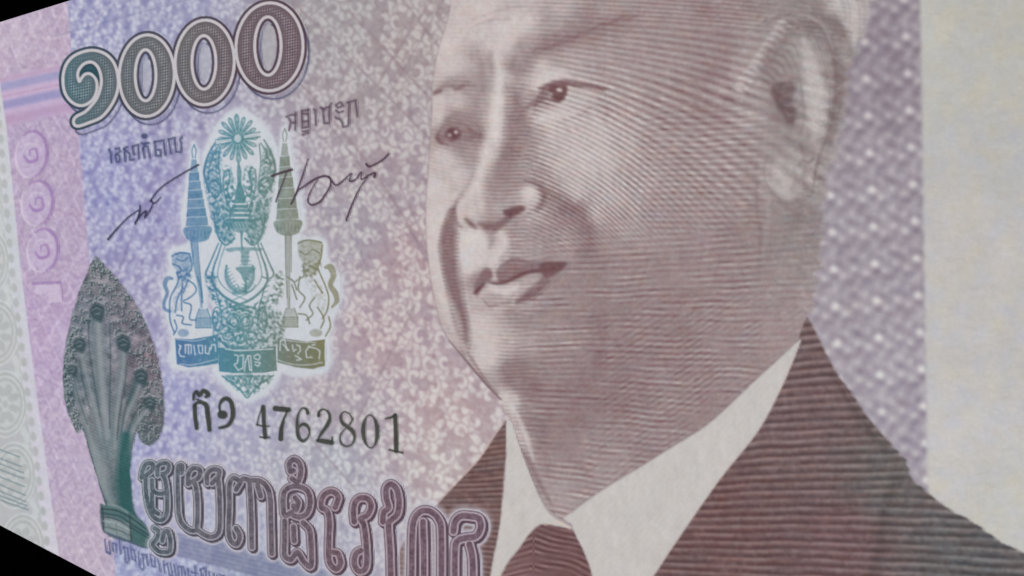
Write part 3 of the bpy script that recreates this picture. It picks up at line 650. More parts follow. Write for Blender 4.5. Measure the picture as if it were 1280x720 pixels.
nl([(128, 540), (138, 580), (146, 615)], [1, 1.8, 1], C(84, 108, 112), .5, 3)
nl([(158, 545), (156, 575), (156, 610), (160, 640)], [12, 16, 18, 14], C(44, 90, 90), .8, 6)
nl([(107, 545), (115, 572), (125, 607), (134, 630)], 2, NB, .8, 2)
for k in range(60):
    y = 545 + k * 1.6; nl([(112 + (y - 545) * .25, y), (150, y + 5)], .7, C(150, 160, 164), .18, 1.2)
fill(ng, [(127, 633), (135, 628), (164, 640), (186, 660), (186, 668), (164, 656), (128, 642)], C(82, 112, 114), 2, .8, False)
fill(ng, [(130, 645), (162, 655), (163, 675), (131, 664)], C(140, 152, 156), 3, .8, False)
fill(ng, [(164, 654), (187, 667), (188, 686), (165, 676)], C(60, 100, 98), 3, .7, False)
nl([(128, 641), (150, 645), (164, 654), (186, 668)], 1.8, NB, .85); nl([(130, 665), (160, 676), (188, 687)], 2.0, C(64, 88, 110), .85); nl([(128, 634), (130, 650), (130, 664)], 2.5, NB, .8)
nl([(136, 630), (150, 634), (160, 640)], 3, C(150, 160, 162), .6)
ng += ((wave((gx + gy * .8) / 3.6) * 7 + wave((gx * .4 - gy) / 3.9) * 4) * (1 - .4 * sm(560, 620, gy)))[..., None]
for (pts, w, c_) in [([(128, 636), (146, 638), (166, 648), (187, 664)], 1.6, 40), ([(129, 646), (146, 649), (164, 659), (187, 673)], 1.4, 52), ([(130, 651), (146, 654), (164, 663)], 1.2, 168), ([(130, 658), (150, 663), (165, 670), (187, 680)], 1.2, 70), ([(163, 644), (165, 676)], 1.6, 50), ([(146, 654), (147, 668)], 1, 96)]: nl(pts, w, C(c_, c_ + 16, c_ + 20), .75, 1.6)
for (x, y) in [(136, 656), (141, 660), (154, 664), (158, 668), (172, 672), (178, 677)]: nl([(x, y), (x + 3, y + 3)], 2, C(92, 116, 118), .5, 1.6)
b, d = dpoly(curve(NG, True, 4), 5); d = d + wv[b.s] * .35
a = np.clip(.5 - d / 1.6, 0, 1); img[b.s] += a[..., None] * (ng[b.s] - img[b.s]); mark('statue_picture', b, a, .05)

# =============================================================== coat of arms
def ecol(x, y=0):
    xs = [205, 240, 275, 300, 330, 360, 400, 430]
    return C(np.interp(x, xs, [84, 88, 88, 96, 108, 126, 132, 138]), np.interp(x, xs, [128, 134, 142, 148, 146, 140, 134, 132]), np.interp(x, xs, [176, 178, 166, 158, 140, 122, 96, 88]))
ecf = np.stack([np.interp(gx, [205, 240, 275, 300, 330, 360, 400, 430], v) for v in ([84, 84, 84, 90, 104, 124, 128, 132], [118, 126, 136, 140, 136, 132, 128, 124], [164, 166, 158, 148, 134, 118, 98, 90])], -1).astype(np.float32)
HALO = [[(243, 180), (252, 215), (262, 250), (262, 290), (258, 320), (262, 345), (258, 385), (275, 400), (275, 415), (270, 425), (265, 455), (218, 458), (217, 420), (208, 385), (206, 355), (215, 335), (214, 315), (232, 308), (240, 300), (230, 285), (232, 255), (237, 225)],
        [(298, 138), (326, 155), (345, 185), (350, 240), (345, 290), (352, 350), (345, 400), (352, 450), (345, 475), (312, 500), (275, 472), (268, 440), (272, 390), (255, 345), (262, 290), (254, 240), (256, 200), (272, 160)],
        [(357, 160), (366, 200), (374, 240), (380, 275), (374, 292), (378, 300), (404, 300), (410, 330), (424, 345), (425, 375), (415, 400), (410, 425), (408, 462), (350, 462), (345, 400), (348, 300), (340, 275), (346, 230)]]
hd = np.full((H, W), 99., np.float32)
bx = Box(170, 110, 470, 540)
for hp in HALO:
    _, d = dpoly(curve(hp, True, 3), 28, bx); hd[bx.s] = np.minimum(hd[bx.s], d)
ha = 1 - sm(0, 7, hd); ha2 = 1 - sm(2, 20, hd)
img += (ha2 * .35)[..., None] * (C(196, 194, 208) - img); img += (ha * .9)[..., None] * (C(204, 208, 214) - img)
mark('coat_of_arms', bx, (hd < 9)[bx.s] * 1.0)
EM = np.zeros((H, W), np.float32)                        # ink density of the arms
def el(pts, w, op=.9, soft=1.4, smooth=True):
    b, d = dstroke(curve(pts) if smooth else np.array(pts, float), np.atleast_1d(w) * 1.22, soft + 1)
    v = EM[b.s]; a = np.clip(.5 - d / soft, 0, 1) * op; v += a * (1 - v)
def ef(pts, op=.9, soft=1.4, smooth=True, val=1.0):
    b, d = dpoly(curve(pts, True, 4) if smooth else np.array(pts, float), soft + 1)
    v = EM[b.s]; a = np.clip(.5 - d / soft, 0, 1) * op; v += a * (val - v); return b, a
def circ(x, y, rx, ry, w=1.4, op=.85): 
    e = ell(x, y, rx, ry, 0, 16); el(np.vstack((e, e[:1])), w, op)
def emask(nm, pts):
    b, d = dpoly(curve(pts, True, 3), 2); mark(nm, b, (d < 0) * 1.)
w3 = rng.standard_normal((H, W)).astype(np.float32); fol = blur(w3, 1.3) - blur(w3, 3.0); fol /= fol.std(); fol = np.clip(.42 + .36 * fol, 0, 1)
def foliage(pts, k=.8, soft=4):
    b, d = dpoly(curve(pts, True, 4), soft + 1); v = EM[b.s]; a = np.clip(.5 - d / soft, 0, 1) * k * fol[b.s]; v += a * (1 - v)
for pts in [[(266, 184), (278, 190), (276, 225), (290, 250), (292, 300), (276, 298), (264, 262), (256, 222)], [(331, 184), (342, 190), (345, 222), (338, 262), (328, 298), (310, 304), (312, 262), (326, 225)],
            [(280, 212), (292, 214), (296, 262), (284, 262)], [(306, 212), (320, 214), (318, 262), (306, 262)], [(272, 388), (350, 388), (350, 432), (300, 438), (272, 430)], [(282, 470), (342, 470), (312, 494)],
            [(257, 345), (268, 340), (276, 366), (300, 380), (300, 388), (268, 378)], [(356, 345), (346, 340), (340, 366), (318, 380), (318, 388), (350, 378)], [(222, 340), (240, 336), (238, 350), (224, 352)], [(380, 328), (402, 328), (396, 344), (382, 346)]]:
    foliage(pts, .95)
for pts in [[(266, 186), (278, 192), (278, 230), (290, 252), (292, 298), (276, 298), (264, 262), (257, 222)], [(331, 186), (342, 192), (345, 222), (338, 262), (328, 298), (310, 302), (312, 260), (326, 225)], [(274, 390), (350, 390), (348, 432), (300, 436), (274, 430)]]: ef(pts, .20, 5)
for pts in [[(216, 318), (238, 317), (239, 340), (226, 346)], [(375, 303), (403, 304), (397, 338), (383, 340)]]: foliage(pts, .35)
for pts in [[(223, 352), (238, 354), (230, 372), (220, 396), (216, 384)], [(382, 348), (398, 350), (408, 372), (406, 392), (396, 376)]]: foliage(pts, .30)
# star
for k in range(16):
    a = math.radians(k * 22.5 - 90 - 3); r = [31, 29][k % 2] * (1 if k not in (4, 12) else .95)
    tip = (298 + r * math.cos(a) * .88, 173 + r * math.sin(a)); n_ = (-math.sin(a), math.cos(a)); w = 3.0 if k % 4 else 3.4
    mid = (298 + r * .78 * math.cos(a) * .88, 173 + r * .78 * math.sin(a))
    ef([(298, 173), (mid[0] + n_[0] * w, mid[1] + n_[1] * w), tip, (mid[0] - n_[0] * w, mid[1] - n_[1] * w)], .72)
    el([(298 + 8 * math.cos(a), 173 + 8 * math.sin(a)), mid], 1.0, .0)
ef(ell(298, 173, 13, 14), .55, 3); 
for k in range(16):
    a = math.radians(k * 22.5 - 90 - 3); ef(ell(298 + 24 * math.cos(a) * .88, 173 + 24 * math.sin(a), 1.5, 1.0 + 1.4, math.degrees(a) + 90), .55, 1.4, True, .15)
for k in range(16):
    a = math.radians(k * 22.5 - 92 + 11.25); b, d = dstroke(np.array([(298 + 8 * math.cos(a), 173 + 8 * math.sin(a)), (298 + 27 * math.cos(a) * .88, 173 + 27 * math.sin(a))]), .8, 2)
    v = EM[b.s]; v *= 1 - np.clip(.5 - d / 1.3, 0, 1) * .55
for xa, ya, xb, yb_ in [(270, 178, 290, 175), (306, 171, 326, 168)]:
    ef([(xa, ya - 2), (xb, yb_ - 2), (xb, yb_ + 2), (xa, ya + 2)], .8, 1.4, False, .12); el([(xa, ya + 3), (xb, yb_ + 3)], 1.2, .9, 1.3, False); el([(xa, ya - 3), (xb, yb_ - 3)], 1, .9, 1.3, False)
ef(ell(298, 173, 4.5, 5), .9, 1.6, True, .15)
# side chains and frames of the mantling
for s in (1, -1):
    m = lambda pts: [(300 + s * (x - 300) - (0 if s == 1 else -1), y - (0 if s == 1 else 3) * (1 if y < 260 else 0)) for x, y in pts]
    el(m([(270, 178), (264, 188), (259, 200), (256, 215), (259, 228), (262, 240)]), [1.6, 2.6, 2]); el(m([(274, 182), (268, 192), (263, 206), (262, 220)]), 1.3)
    el(m([(276, 183), (274, 205), (276, 222), (278, 240)]), 1.4, .8)
    for t in range(7): el(m([(260 + t * .4, 204 + t * 6), (267, 200 + t * 6), (274, 205 + t * 6)]), 1.2, .65)
    el(m([(267, 188), (267, 200)]), [1, 3], .8)
    el(m([(262, 240), (262, 232), (268, 225), (275, 230), (276, 240), (270, 248), (266, 242)]), [1.5, 2.4, 1.5], .9)
    el(m([(283, 214), (286, 212), (288, 222), (285, 236), (289, 248), (294, 240)]), [1.2, 2.2, 1.4], .8)
    el(m([(281, 215), (280, 232), (284, 250), (290, 264)]), 2, .75)
    for (x, y, q) in [(270, 256, 0), (278, 262, 1), (268, 270, 0), (275, 276, 1), (284, 272, 0), (273, 288, 1), (280, 294, 0), (272, 244, 1), (282, 282, 1)]:
        th = np.linspace(0, 4.4, 8) + q * 2; el(m(np.stack((x + 4.2 * np.cos(th) * (1 - th * .1), y + 5 * np.sin(th) * (1 - th * .1)), -1)), [1, 2.0, 1], .75)
    ef(m([(265, 262), (274, 258), (286, 275), (292, 296), (284, 304), (274, 298), (268, 282)]), .22, 5)
    el(m([(268, 268), (271, 285), (276, 300), (284, 306), (294, 298)]), 2, .85)
    # mantle edges down to the shield
    el(m([(274, 304), (268, 318), (262, 332), (258, 342), (263, 348), (272, 346)]), [1.4, 2, 1.6], .85)
    el(m([(278, 304), (273, 320), (268, 334), (266, 352), (276, 366), (290, 376), (311, 384)]), [1.4, 1.8, 2.4, 2.6, 2.6, 2.6], .85)
    el(m([(282, 308), (276, 326), (273, 345), (280, 358), (294, 368), (311, 376)]), 1.3, .6)
    for t in range(5): el(m([(262 + t * 2, 350 + t * 7), (268 + t * 1.5, 354 + t * 6), (270 + t * 2, 362 + t * 7)]), 1.3, .7)
    # wreath
    el(m([(284, 332), (284, 345), (289, 357), (298, 364), (308, 366)]), [2, 5.5, 6, 4], .55, 2); el(m([(284, 332), (283, 345), (288, 357), (297, 365)]), 1.3, .7)
    for t in range(7): el(m([(282 + t * 2, 338 + t * 4), (287 + t * 2, 335 + t * 4)]), 1, .6)
    # lower scrolls
    circ(300 - s * 6 + (0 if s == 1 else 0), 402, 8, 9, 1.6, .85) if False else None
    for (x, y, rx, ry) in [(293, 402, 9, 10), (293, 402, 5, 6), (272, 398, 6, 14), (270, 398, 3, 9), (286, 420, 7, 5), (300, 424, 6, 5)]:
        e = ell(x, y, rx, ry, 0, 14); el(m(np.vstack((e, e[:1]))), 1.5, .8)
    el(m([(276, 425), (284, 432), (296, 434), (310, 436)]), [1.5, 3, 2.5], .8); el(m([(279, 388), (286, 384), (300, 386), (311, 388)]), 2, .75)
    el(m([(281, 412), (290, 415), (300, 412), (306, 404)]), [1, 2.2, 1.2], .75)
# crown tower in the middle
el([(299, 204), (300, 215), (300, 228)], [2, 5, 4], .8); el([(300, 208), (300, 222)], 1.8, .0)
ef([(298, 228), (302, 228), (306, 240), (308, 254), (294, 254), (295, 240)], .9, 1.4, False)
for k, (w_, y) in enumerate([(9, 256), (12, 261), (14, 267), (17, 273)]):
    ef([(301 - w_, y), (301 + w_, y), (301 + w_ + 1, y + 4), (301 - w_ - 1, y + 4)], .85, 1.3, False)
ef([(283, 275), (320, 275), (316, 284), (308, 290), (296, 290), (287, 284)], .6, 2)
for t in range(9): el([(284 + t * 4.4, 279), (287 + t * 4.2, 284)], 1.2, .7)
el([(303, 290), (303, 304), (304, 312)], [3, 1.6, 2], .8); 
for dx in (-7, 9): el([(302 + dx, 292), (302 + dx * 1.6, 304)], 1.2, .45)
ef([(283, 311), (296, 309), (312, 309), (329, 310), (326, 314), (313, 314), (311, 330), (303, 330), (301, 314), (288, 315)], .62, 2)
ef([(296, 334), (320, 334), (314, 343), (311, 350), (305, 350), (302, 343)], .72, 2)
el([(308, 350), (308, 362)], 2.4, .7); el([(298, 356), (303, 364), (314, 364), (320, 356)], [1, 2, 1], .7)
for t in range(4): el([(304 - t, 316 + t * 5), (312 + t, 316 + t * 5)], 1.2, .5)
# ceremonial umbrellas (tiers)
def brolly(cx, y0, y1, lean, nm):
    f = lambda t: cx + lean * t
    el([(f(0), y0), (f(0) - 2.5, y0 + 7), (f(0) - 1.5, y0 + 16)], 1.2, .75); el([(f(0), y0), (f(0) + 2.5, y0 + 7), (f(0) + 1.5, y0 + 16)], 1.2, .75)
    ef([(f(0) - 3, y0 + 18), (f(0) + 3, y0 + 18), (f(0) + 5, y0 + 34), (f(0) - 5, y0 + 34)], .6, 1.5, False)
    n_ = 6
    for k in range(n_):
        ya = y0 + 35 + k * (y1 - y0 - 52) / n_; yb_ = ya + (y1 - y0 - 52) / n_ - 2.2; w_ = 6.5 + k * 1.45; t = k / n_
        ef([(f(t) - w_ * .93, ya), (f(t) + w_ * .93, ya - 1), (f(t) + w_ * 1.03, yb_ + .6), (f(t) - w_ * 1.03, yb_ + 1.6)], .84 - .1 * (k % 2), 1.3, False)
        if k > 2: el([(f(t) - w_ * 1.1, yb_ - 3), (f(t) + w_ * 1.1, yb_ - 4)], .0, .0)
    w_ = 16
    ef([(f(1) - w_, y1 - 16), (f(1) + w_, y1 - 17), (f(1) + w_ - 2, y1 - 3), (f(1) + 6, y1 + 2), (f(1) - 7, y1 + 2), (f(1) - w_ + 1, y1 - 4)], .72, 2, True)
    for t in range(7): el([(f(1) - w_ + 3 + t * 4.4, y1 - 12), (f(1) - w_ + 3 + t * 4.4, y1 - 2)], 1.3, .55)
    emask(nm, [(cx, y0 - 3), (f(1) + 17, y1 - 16), (f(1) + 3, y1 + 3), (f(1) + 3, y1 + 80), (f(1) - 5, y1 + 80), (f(1) - 4, y1 + 3), (f(1) - 18, y1 - 14)])
brolly(243.5, 181, 300, 4.5, 'royal_umbrella|0'); brolly(357, 161, 292, 4, 'royal_umbrella|1')
el([(243, 300), (246, 330), (250, 355), (253, 384)], [8, 6, 4, 2], .55, 1.6); el([(240, 300), (243, 330)], 1, .8); el([(248, 300), (250, 330), (254, 372)], 1, .8)
el([(361, 292), (361, 330), (362, 384)], [7, 5, 3], .5, 1.6); el([(358, 292), (358, 330), (360, 372)], 1, .7); el([(365, 292), (365, 340)], 1, .7)
# lamp stands
for (x, y) in [(255, 386), (364, 385)]:
    ef([(x - 5, y), (x + 5, y), (x + 9, y + 11), (x - 9, y + 11)], .38, 1.4, False); ef([(x - 9, y + 12), (x + 9, y + 12), (x + 9.5, y + 23), (x - 9.5, y + 23)], .42, 1.4, False)
    el([(x - 9, y + 11.5), (x + 9, y + 11.5)], 1.2, .9); el([(x - 9.5, y + 23.5), (x + 9.5, y + 23.5)], 1.2, .9); el([(x - 5, y), (x - 9, y + 11), (x - 9.5, y + 23)], 1.0, .8, 1.3, False); el([(x + 5, y), (x + 9, y + 11), (x + 9.5, y + 23)], 1, .8, 1.3, False)
    for t in range(4): el([(x - 8, y + 14 + t * 2.3), (x + 8, y + 14 + t * 2.3)], .8, .4)
# supporters (a lion with a trunk at the left, a lion at the right)
ef([(216, 320), (222, 315), (236, 316), (240, 328), (238, 341), (236, 350), (224, 350), (222, 338), (217, 332)], .36, 1.8)
for pts in [[(216, 320), (226, 316), (238, 317)], [(222, 324), (230, 326), (236, 322)], [(217, 330), (224, 333), (230, 339), (236, 334)], [(238, 318), (241, 332), (237, 342)], [(222, 340), (224, 350), (220, 360), (214, 372), (213, 388), (214, 402), (219, 416)],
            [(236, 350), (244, 356), (246, 364), (238, 372), (230, 376)], [(229, 354), (228, 370), (228, 388)], [(222, 394), (230, 396), (229, 404), (240, 406)], [(231, 378), (240, 382), (238, 398), (246, 400)], [(219, 400), (222, 410), (218, 418)],
            [(236, 350), (230, 366)], [(248, 346), (252, 360), (254, 378)], [(230, 360), (226, 366), (222, 376), (220, 390)]]:
    el(pts, 1.6, .85)
el([(216, 348), (210, 348), (207, 356), (210, 366), (206, 378), (207, 386), (213, 389)], [3, 5, 4, 3.5, 3.5, 3], .7, 1.6)
ef(ell(230, 416, 7, 5), .5, 2)
ef([(374, 302), (384, 300), (402, 302), (404, 316), (400, 332), (394, 344), (382, 344), (380, 330), (374, 318)], .36, 1.8)
for pts in [[(374, 304), (386, 300), (403, 303)], [(376, 314), (384, 318), (392, 312), (400, 316)], [(404, 306), (402, 322), (398, 334)], [(380, 330), (381, 344), (376, 348), (370, 352)], [(398, 334), (402, 344), (408, 358), (412, 372), (410, 388), (404, 398)],
            [(376, 346), (374, 362), (382, 372), (376, 384)], [(394, 350), (404, 366)], [(394, 372), (388, 382), (392, 392), (384, 400)], [(398, 384), (406, 398), (402, 410)], [(360, 346), (368, 352), (372, 362)], [(374, 392), (384, 394), (388, 404)], [(366, 356), (372, 374)],
            [(412, 396), (414, 408), (408, 420)]]:
    el(pts, 1.6, .85)
el([(408, 334), (414, 334), (418, 344), (414, 356), (420, 366), (422, 376), (416, 384)], [3, 7, 6, 5, 6, 5, 2], .68, 1.8)
ef(ell(396, 416, 8, 5), .45, 2)
emask('lion_supporter|0', [(214, 312), (240, 312), (252, 350), (246, 420), (212, 422), (204, 388), (204, 350)]); emask('lion_supporter|1', [(372, 298), (406, 298), (426, 340), (424, 386), (412, 422), (376, 420), (366, 350)])
# ribbons
RB = [[(220, 423), (240, 424), (258, 421), (273, 418), (274, 454), (256, 457), (236, 459), (222, 455)], [(348, 422), (364, 424), (385, 427), (407, 424), (407, 457), (392, 461), (372, 459), (348, 453)], [(273, 434), (300, 437), (325, 436), (346, 432), (347, 463), (330, 466), (300, 467), (275, 464)]]
for i, r_ in enumerate(RB):
    ef(r_, 1.0, 1.5, False); emask('ribbon|%d' % i, r_)
def cut(pts, w=1.5, op=.8, smooth=False, soft=1.3):
    b, d = dstroke(curve(pts) if smooth else np.array(pts, float), w, 2); v = EM[b.s]; v *= 1 - np.clip(.5 - d / soft, 0, 1) * op
for pts in [[(226, 455), (240, 456), (256, 453), (272, 449)], [(349, 450), (366, 455), (385, 456), (404, 453)], [(222, 424), (244, 426), (258, 423)], [(352, 424), (372, 427), (396, 428)]]: cut(pts, 1.5, .6, True)
cut([(283, 436), (300, 438), (342, 436)], 1.6, .85, True); cut([(296, 467), (332, 467)], 2.2, .9)
q = lambda X, Y: (210 + X / 9, 400 + Y / 9)
for pts in [[(135, 280), (150, 300), (140, 330)], [(155, 290), (130, 360), (150, 405), (195, 410)], [(205, 280), (205, 370)], [(205, 280), (240, 275), (240, 375)], [(240, 280), (270, 280), (270, 370)], [(300, 290), (315, 390)], [(350, 290), (360, 370), (390, 375)], [(350, 285), (395, 285), (400, 370)],
            [(430, 290), (430, 370), (470, 380), (480, 310)], [(490, 330), (500, 280), (540, 275), (545, 350)], [(530, 215), (532, 225)],
            [(760, 390), (800, 400), (790, 480), (755, 500), (800, 565), (850, 540)], [(820, 400), (860, 395), (850, 540)], [(880, 470), (870, 570)], [(880, 470), (910, 400), (930, 560)], [(930, 560), (950, 565)]]: cut([q(*p) for p in pts], 1.7, .85)
q = lambda X, Y: (310 + X / 9, 400 + Y / 9)
for pts in [[(10, 400), (40, 400), (50, 565)], [(75, 410), (120, 380), (150, 410), (130, 450), (80, 430)], [(90, 470), (150, 480), (120, 520), (90, 500)], [(375, 240), (370, 340)], [(375, 240), (420, 215), (450, 340)], [(400, 270), (430, 300), (470, 340)], [(510, 280), (520, 350), (550, 330)],
            [(560, 280), (590, 290), (600, 340), (570, 380)], [(540, 400), (580, 420), (610, 440), (560, 450)], [(700, 290), (660, 350), (670, 420), (730, 420)], [(730, 280), (765, 275)], [(700, 300), (780, 320), (820, 350), (810, 430)]]: cut([q(*p) for p in pts], 1.7, .8)
# finial
el([(279, 470), (290, 478), (302, 488), (310, 497), (318, 487), (330, 477), (343, 469)], 1.6, .85); el([(283, 470), (340, 470)], 1.4, .8)
for s in (-1, 1):
    for t in range(5): el([(311 + s * (4 + t * 5), 472), (311 + s * (2 + t * 4.4), 478), (311 + s * (6 + t * 4), 482 - t * 1.5)], 1.3, .7)
el([(311, 470), (311, 494)], [9, 3], .45, 3)
ecf -= 12
EMn = np.clip(EM * (1 + .06 * noise(1.2)), 0, 1) * .95
img += EMn[..., None] * (ecf - img)

# =============================================================== lettering, strokes
INK = C(52, 56, 50)
def glyph(name, strokes, w, col, soft=1.5, op=.88, sx=1., smooth=False):
    for s in strokes:
        ww = w
        if isinstance(s, tuple): s, ww = s
        ww = np.atleast_1d(ww) * (1.38 if 'serial' in name else 1.3 if 'caption' in name or 'warning' in name else 1.05)
        line(img, s, ww, col, soft, op, smooth, name)
def T_(ox, oy, k, strokes): return [[(ox + x / k, oy + y / k) for x, y in s] for s in strokes]
cap1 = T_(130, 155, 11.64, [[(85, 370), (110, 420), (120, 560)], [(180, 360), (230, 350), (245, 400), (190, 440)], [(190, 440), (240, 460), (240, 540), (195, 550), (180, 460)], [(300, 365), (345, 335)], [(310, 360), (320, 540)], [(335, 390), (385, 430), (390, 520), (440, 518)],
    [(430, 330), (440, 440), (460, 440)], [(430, 325), (510, 300), (520, 500)], [(560, 275), (600, 300), (660, 275), (590, 280)], [(575, 370), (600, 320), (650, 330), (680, 480)], [(580, 350), (600, 490)], [(750, 260), (770, 460), (840, 460), (830, 375), (780, 375)], [(745, 262), (880, 235), (905, 450)],
    [(955, 235), (985, 425)], [(955, 220), (1040, 200), (1060, 400), (1130, 410), (1140, 290), (1120, 230), (1145, 195)]])
glyph('caption|0', cap1, 1.9, C(66, 72, 104), 2.4, .9)
fill(img, ell(181.5, 170, 4, 3.3), C(66, 70, 104), 1.8, .85, name='caption|0')
cap2 = T_(350, 115, 11.64, [[(110, 360), (150, 340), (190, 330), (245, 335)], [(240, 300), (240, 440), (235, 545)], [(145, 380), (175, 450), (235, 440)], [(165, 470), (145, 555)], [(335, 275), (430, 255)], [(330, 280), (340, 520), (430, 505), (425, 255)], [(345, 315), (420, 320)], [(345, 430), (425, 420)], [(430, 560), (345, 575), (430, 590), (345, 620)],
    [(505, 250), (525, 260), (538, 480)], [(605, 225), (650, 250), (690, 225), (735, 215)], [(635, 240), (655, 450), (730, 450), (735, 200), (755, 165)], [(825, 190), (890, 145), (930, 200), (860, 230), (830, 200)], [(830, 270), (870, 300), (930, 280)], [(820, 370), (890, 400), (920, 450), (930, 510), (1010, 490), (1020, 150)], [(990, 155), (1110, 120), (1140, 350)]])
glyph('caption|1', cap2, 1.9, C(88, 72, 86), 2.4, .9)
SIGC = C(50, 44, 62)
glyph('signature|0', [([(136, 299), (150, 283), (162, 271), (174, 263)], [2.4, 1.8, 1.6]), ([(176, 257), (175, 268), (170, 280)], [1.5, 2.6, 1.4]), ([(170, 278), (178, 268), (184, 264), (182, 272), (189, 262), (192, 255)], [2, 2.4, 2, 1.6]),
    ([(190, 251), (194, 254), (202, 247)], [2.4, 2, 1.2]), ([(189, 251), (197, 240), (207, 231), (224, 220), (238, 212), (249, 206)], [2, 1.6, 1.8, 1.8, 2.2])], 2, C(44, 42, 66), 1.5, .92, smooth=True)
glyph('signature|1', [([(341, 220), (352, 216), (366, 212)], [2.8, 2.6, 3]), ([(360, 214), (354, 230), (349, 243), (346, 252)], [1.4, 1.4, 1.8, 1.6]), ([(386, 199), (381, 215), (376, 229), (371, 243), (365, 255)], [1.2, 1.8, 2, 2.4, 2]),
    ([(370, 244), (375, 237), (381, 233), (393, 225), (406, 220), (414, 223), (414, 232), (408, 243), (401, 252), (391, 256), (386, 251), (389, 240), (398, 225)], [1.6, 2, 2, 2.6, 2.4, 2, 2, 2.2, 2.4, 2, 1.6, 1.6, 1.2]),
    ([(412, 221), (418, 229), (423, 231), (432, 224), (440, 217), (438, 226), (446, 224), (453, 215), (453, 224), (462, 219), (470, 216), (469, 221)], [2, 1.8, 2.0, 1.8, 1.4, 2, 1.8, 1.6, 2, 2.4, 3]),
    ([(460, 222), (454, 230), (449, 239), (442, 254), (434, 275)], [1.6, 1.4, 1.8, 2.2, 2.4]), ([(459, 205), (464, 208), (479, 200), (487, 192)], [2.6, 2.2, 2, 1.8])], 2, C(66, 46, 62), 1.5, .92, smooth=True)
# serial
glyph('serial_letter|0', [([(244.5, 507), (245, 520), (247, 535)], [4.2, 4, 3.8]), ([(244, 508), (247, 503.5), (253, 503), (259, 507), (261, 520), (263, 537)], [2.5, 3, 3.4, 4.5, 4.6, 4]), ([(243, 499), (243.5, 493), (247, 490), (250.5, 494), (255.5, 488.5), (261.5, 493), (258, 496)], [2.5, 3, 4, 3.6, 4.2, 4, 2.5]), ([(247, 499), (252, 501)], 1.6)], 3, INK, 1.7, .9, smooth=True)
glyph('serial_letter|1', [([(278, 518), (280, 518.5)], 7.5), ([(276, 515), (275.5, 507), (278.5, 500.5), (284, 498), (289.5, 502), (292, 512), (291.5, 522), (287, 530.5), (281, 533.5), (275.5, 534.5)], [1.6, 2.6, 3.6, 4, 4.4, 4.4, 3.6, 3.2, 2.4])], 3, INK, 1.7, .9, smooth=True)
glyph('serial_digit|0', [([(330, 508.5), (331, 528), (332.5, 546)], [4, 3.8, 4]), ([(328.5, 510), (324, 522), (322.5, 531)], 1.2), ([(322, 530.5), (330, 532.5), (337, 532.5)], 1.5), ([(326, 546), (332, 547), (337.5, 546.5)], 1.6)], 3, INK, 1.6, .88)
glyph('serial_digit|1', [([(345, 510.5), (361.5, 512)], 4.8), ([(360.5, 513), (356, 523), (353, 534), (352, 548)], [1.8, 2.2, 3.8, 5])], 3, INK, 1.6, .9)
glyph('serial_digit|2', [([(386, 516), (383.5, 511), (378, 510.5), (373.5, 519), (372.5, 532), (374, 545), (379.5, 551), (385.5, 547), (388, 540), (386, 533), (381, 530), (376, 532), (373.5, 537)], [3.4, 2, 1.4, 2.8, 3.6, 3, 1.6, 2.2, 3.4, 2.6, 1.4])], 3, INK, 1.6, .86, smooth=True)
glyph('serial_digit|3', [([(399.5, 519), (400.5, 514), (405.5, 511.5), (411.5, 515), (413.5, 523), (409.5, 532), (402.5, 542), (398, 550)], [3.6, 2.2, 1.4, 2.8, 3.8, 3, 1.4]), ([(398, 550.5), (404, 551), (415.5, 553)], [3, 4.4, 4.4]), ([(415.5, 553), (416.5, 546)], 1.4)], 3, INK, 1.6, .86, smooth=True)
glyph('serial_digit|4', [([(438, 517), (431.5, 514.5), (427, 520), (429, 528), (435, 533), (442, 539), (444.5, 547), (441, 555), (434, 557.5), (427.5, 553.5), (426.5, 544), (431.5, 537), (437.5, 531), (441.5, 524), (438, 517)], [1.4, 1.5, 2.6, 3.2, 3.6, 4, 2.6, 1.6, 1.6, 2.2, 1.8, 1.4, 1.5, 2, 1.2])], 3, C(56, 58, 52), 1.7, .84, smooth=True)
for sgn in (-1, 1):
    e = ell(464, 539, 8.8, 20.5, -2, 28)
glyph('serial_digit|5', [(list(map(tuple, np.vstack((e, e[:1])))), [4.2, 3.6, 1.4, 1.3, 1.4, 3.6, 4.2, 3.6, 1.4, 1.3, 1.4, 3.6, 4.2])], 3, C(54, 56, 50), 1.7, .84)
glyph('serial_digit|6', [([(495, 519), (496, 540), (496.5, 563)], [4.2, 4, 4.4]), ([(483, 523), (490, 521.5), (495, 518.5)], [1.2, 2.4, 1.6]), ([(488, 562), (496, 564), (504, 565.5)], 1.8)], 3, C(50, 52, 46), 1.7, .86)
# small warning text under the statue
warn = T_(120, 660, 9.14, [[(110, 130), (120, 210), (125, 260), (175, 300), (160, 150)], [(130, 275), (175, 280)], [(200, 260), (195, 170), (235, 180), (245, 275)], [(275, 110), (290, 290)], [(320, 210), (330, 240)], [(320, 215), (370, 230), (385, 350), (370, 395), (345, 385), (340, 260)], [(405, 205), (420, 350), (455, 365)], [(420, 245), (445, 245), (465, 380)],
    [(490, 270), (510, 440), (540, 475), (558, 450), (545, 310)], [(530, 300), (580, 300), (600, 420)], [(630, 300), (650, 430), (685, 440), (680, 340)], [(640, 300), (715, 345), (745, 490)], [(780, 370), (795, 505)], [(800, 420), (820, 400), (835, 450), (850, 540), (865, 540)], [(860, 400), (885, 540)], [(900, 410), (925, 545)], [(950, 550), (945, 440), (1010, 440), (1035, 565)], [(985, 450), (995, 560)], [(1055, 460), (1075, 585)],
    [(1100, 500), (1175, 520)], [(1140, 430), (1150, 600)], [(1200, 470), (1250, 450), (1275, 560)], [(1205, 470), (1225, 590), (1260, 600)], [(1300, 500), (1320, 620), (1360, 620), (1350, 520)], [(1390, 540), (1400, 640)], [(1420, 530), (1470, 545), (1480, 660)]])
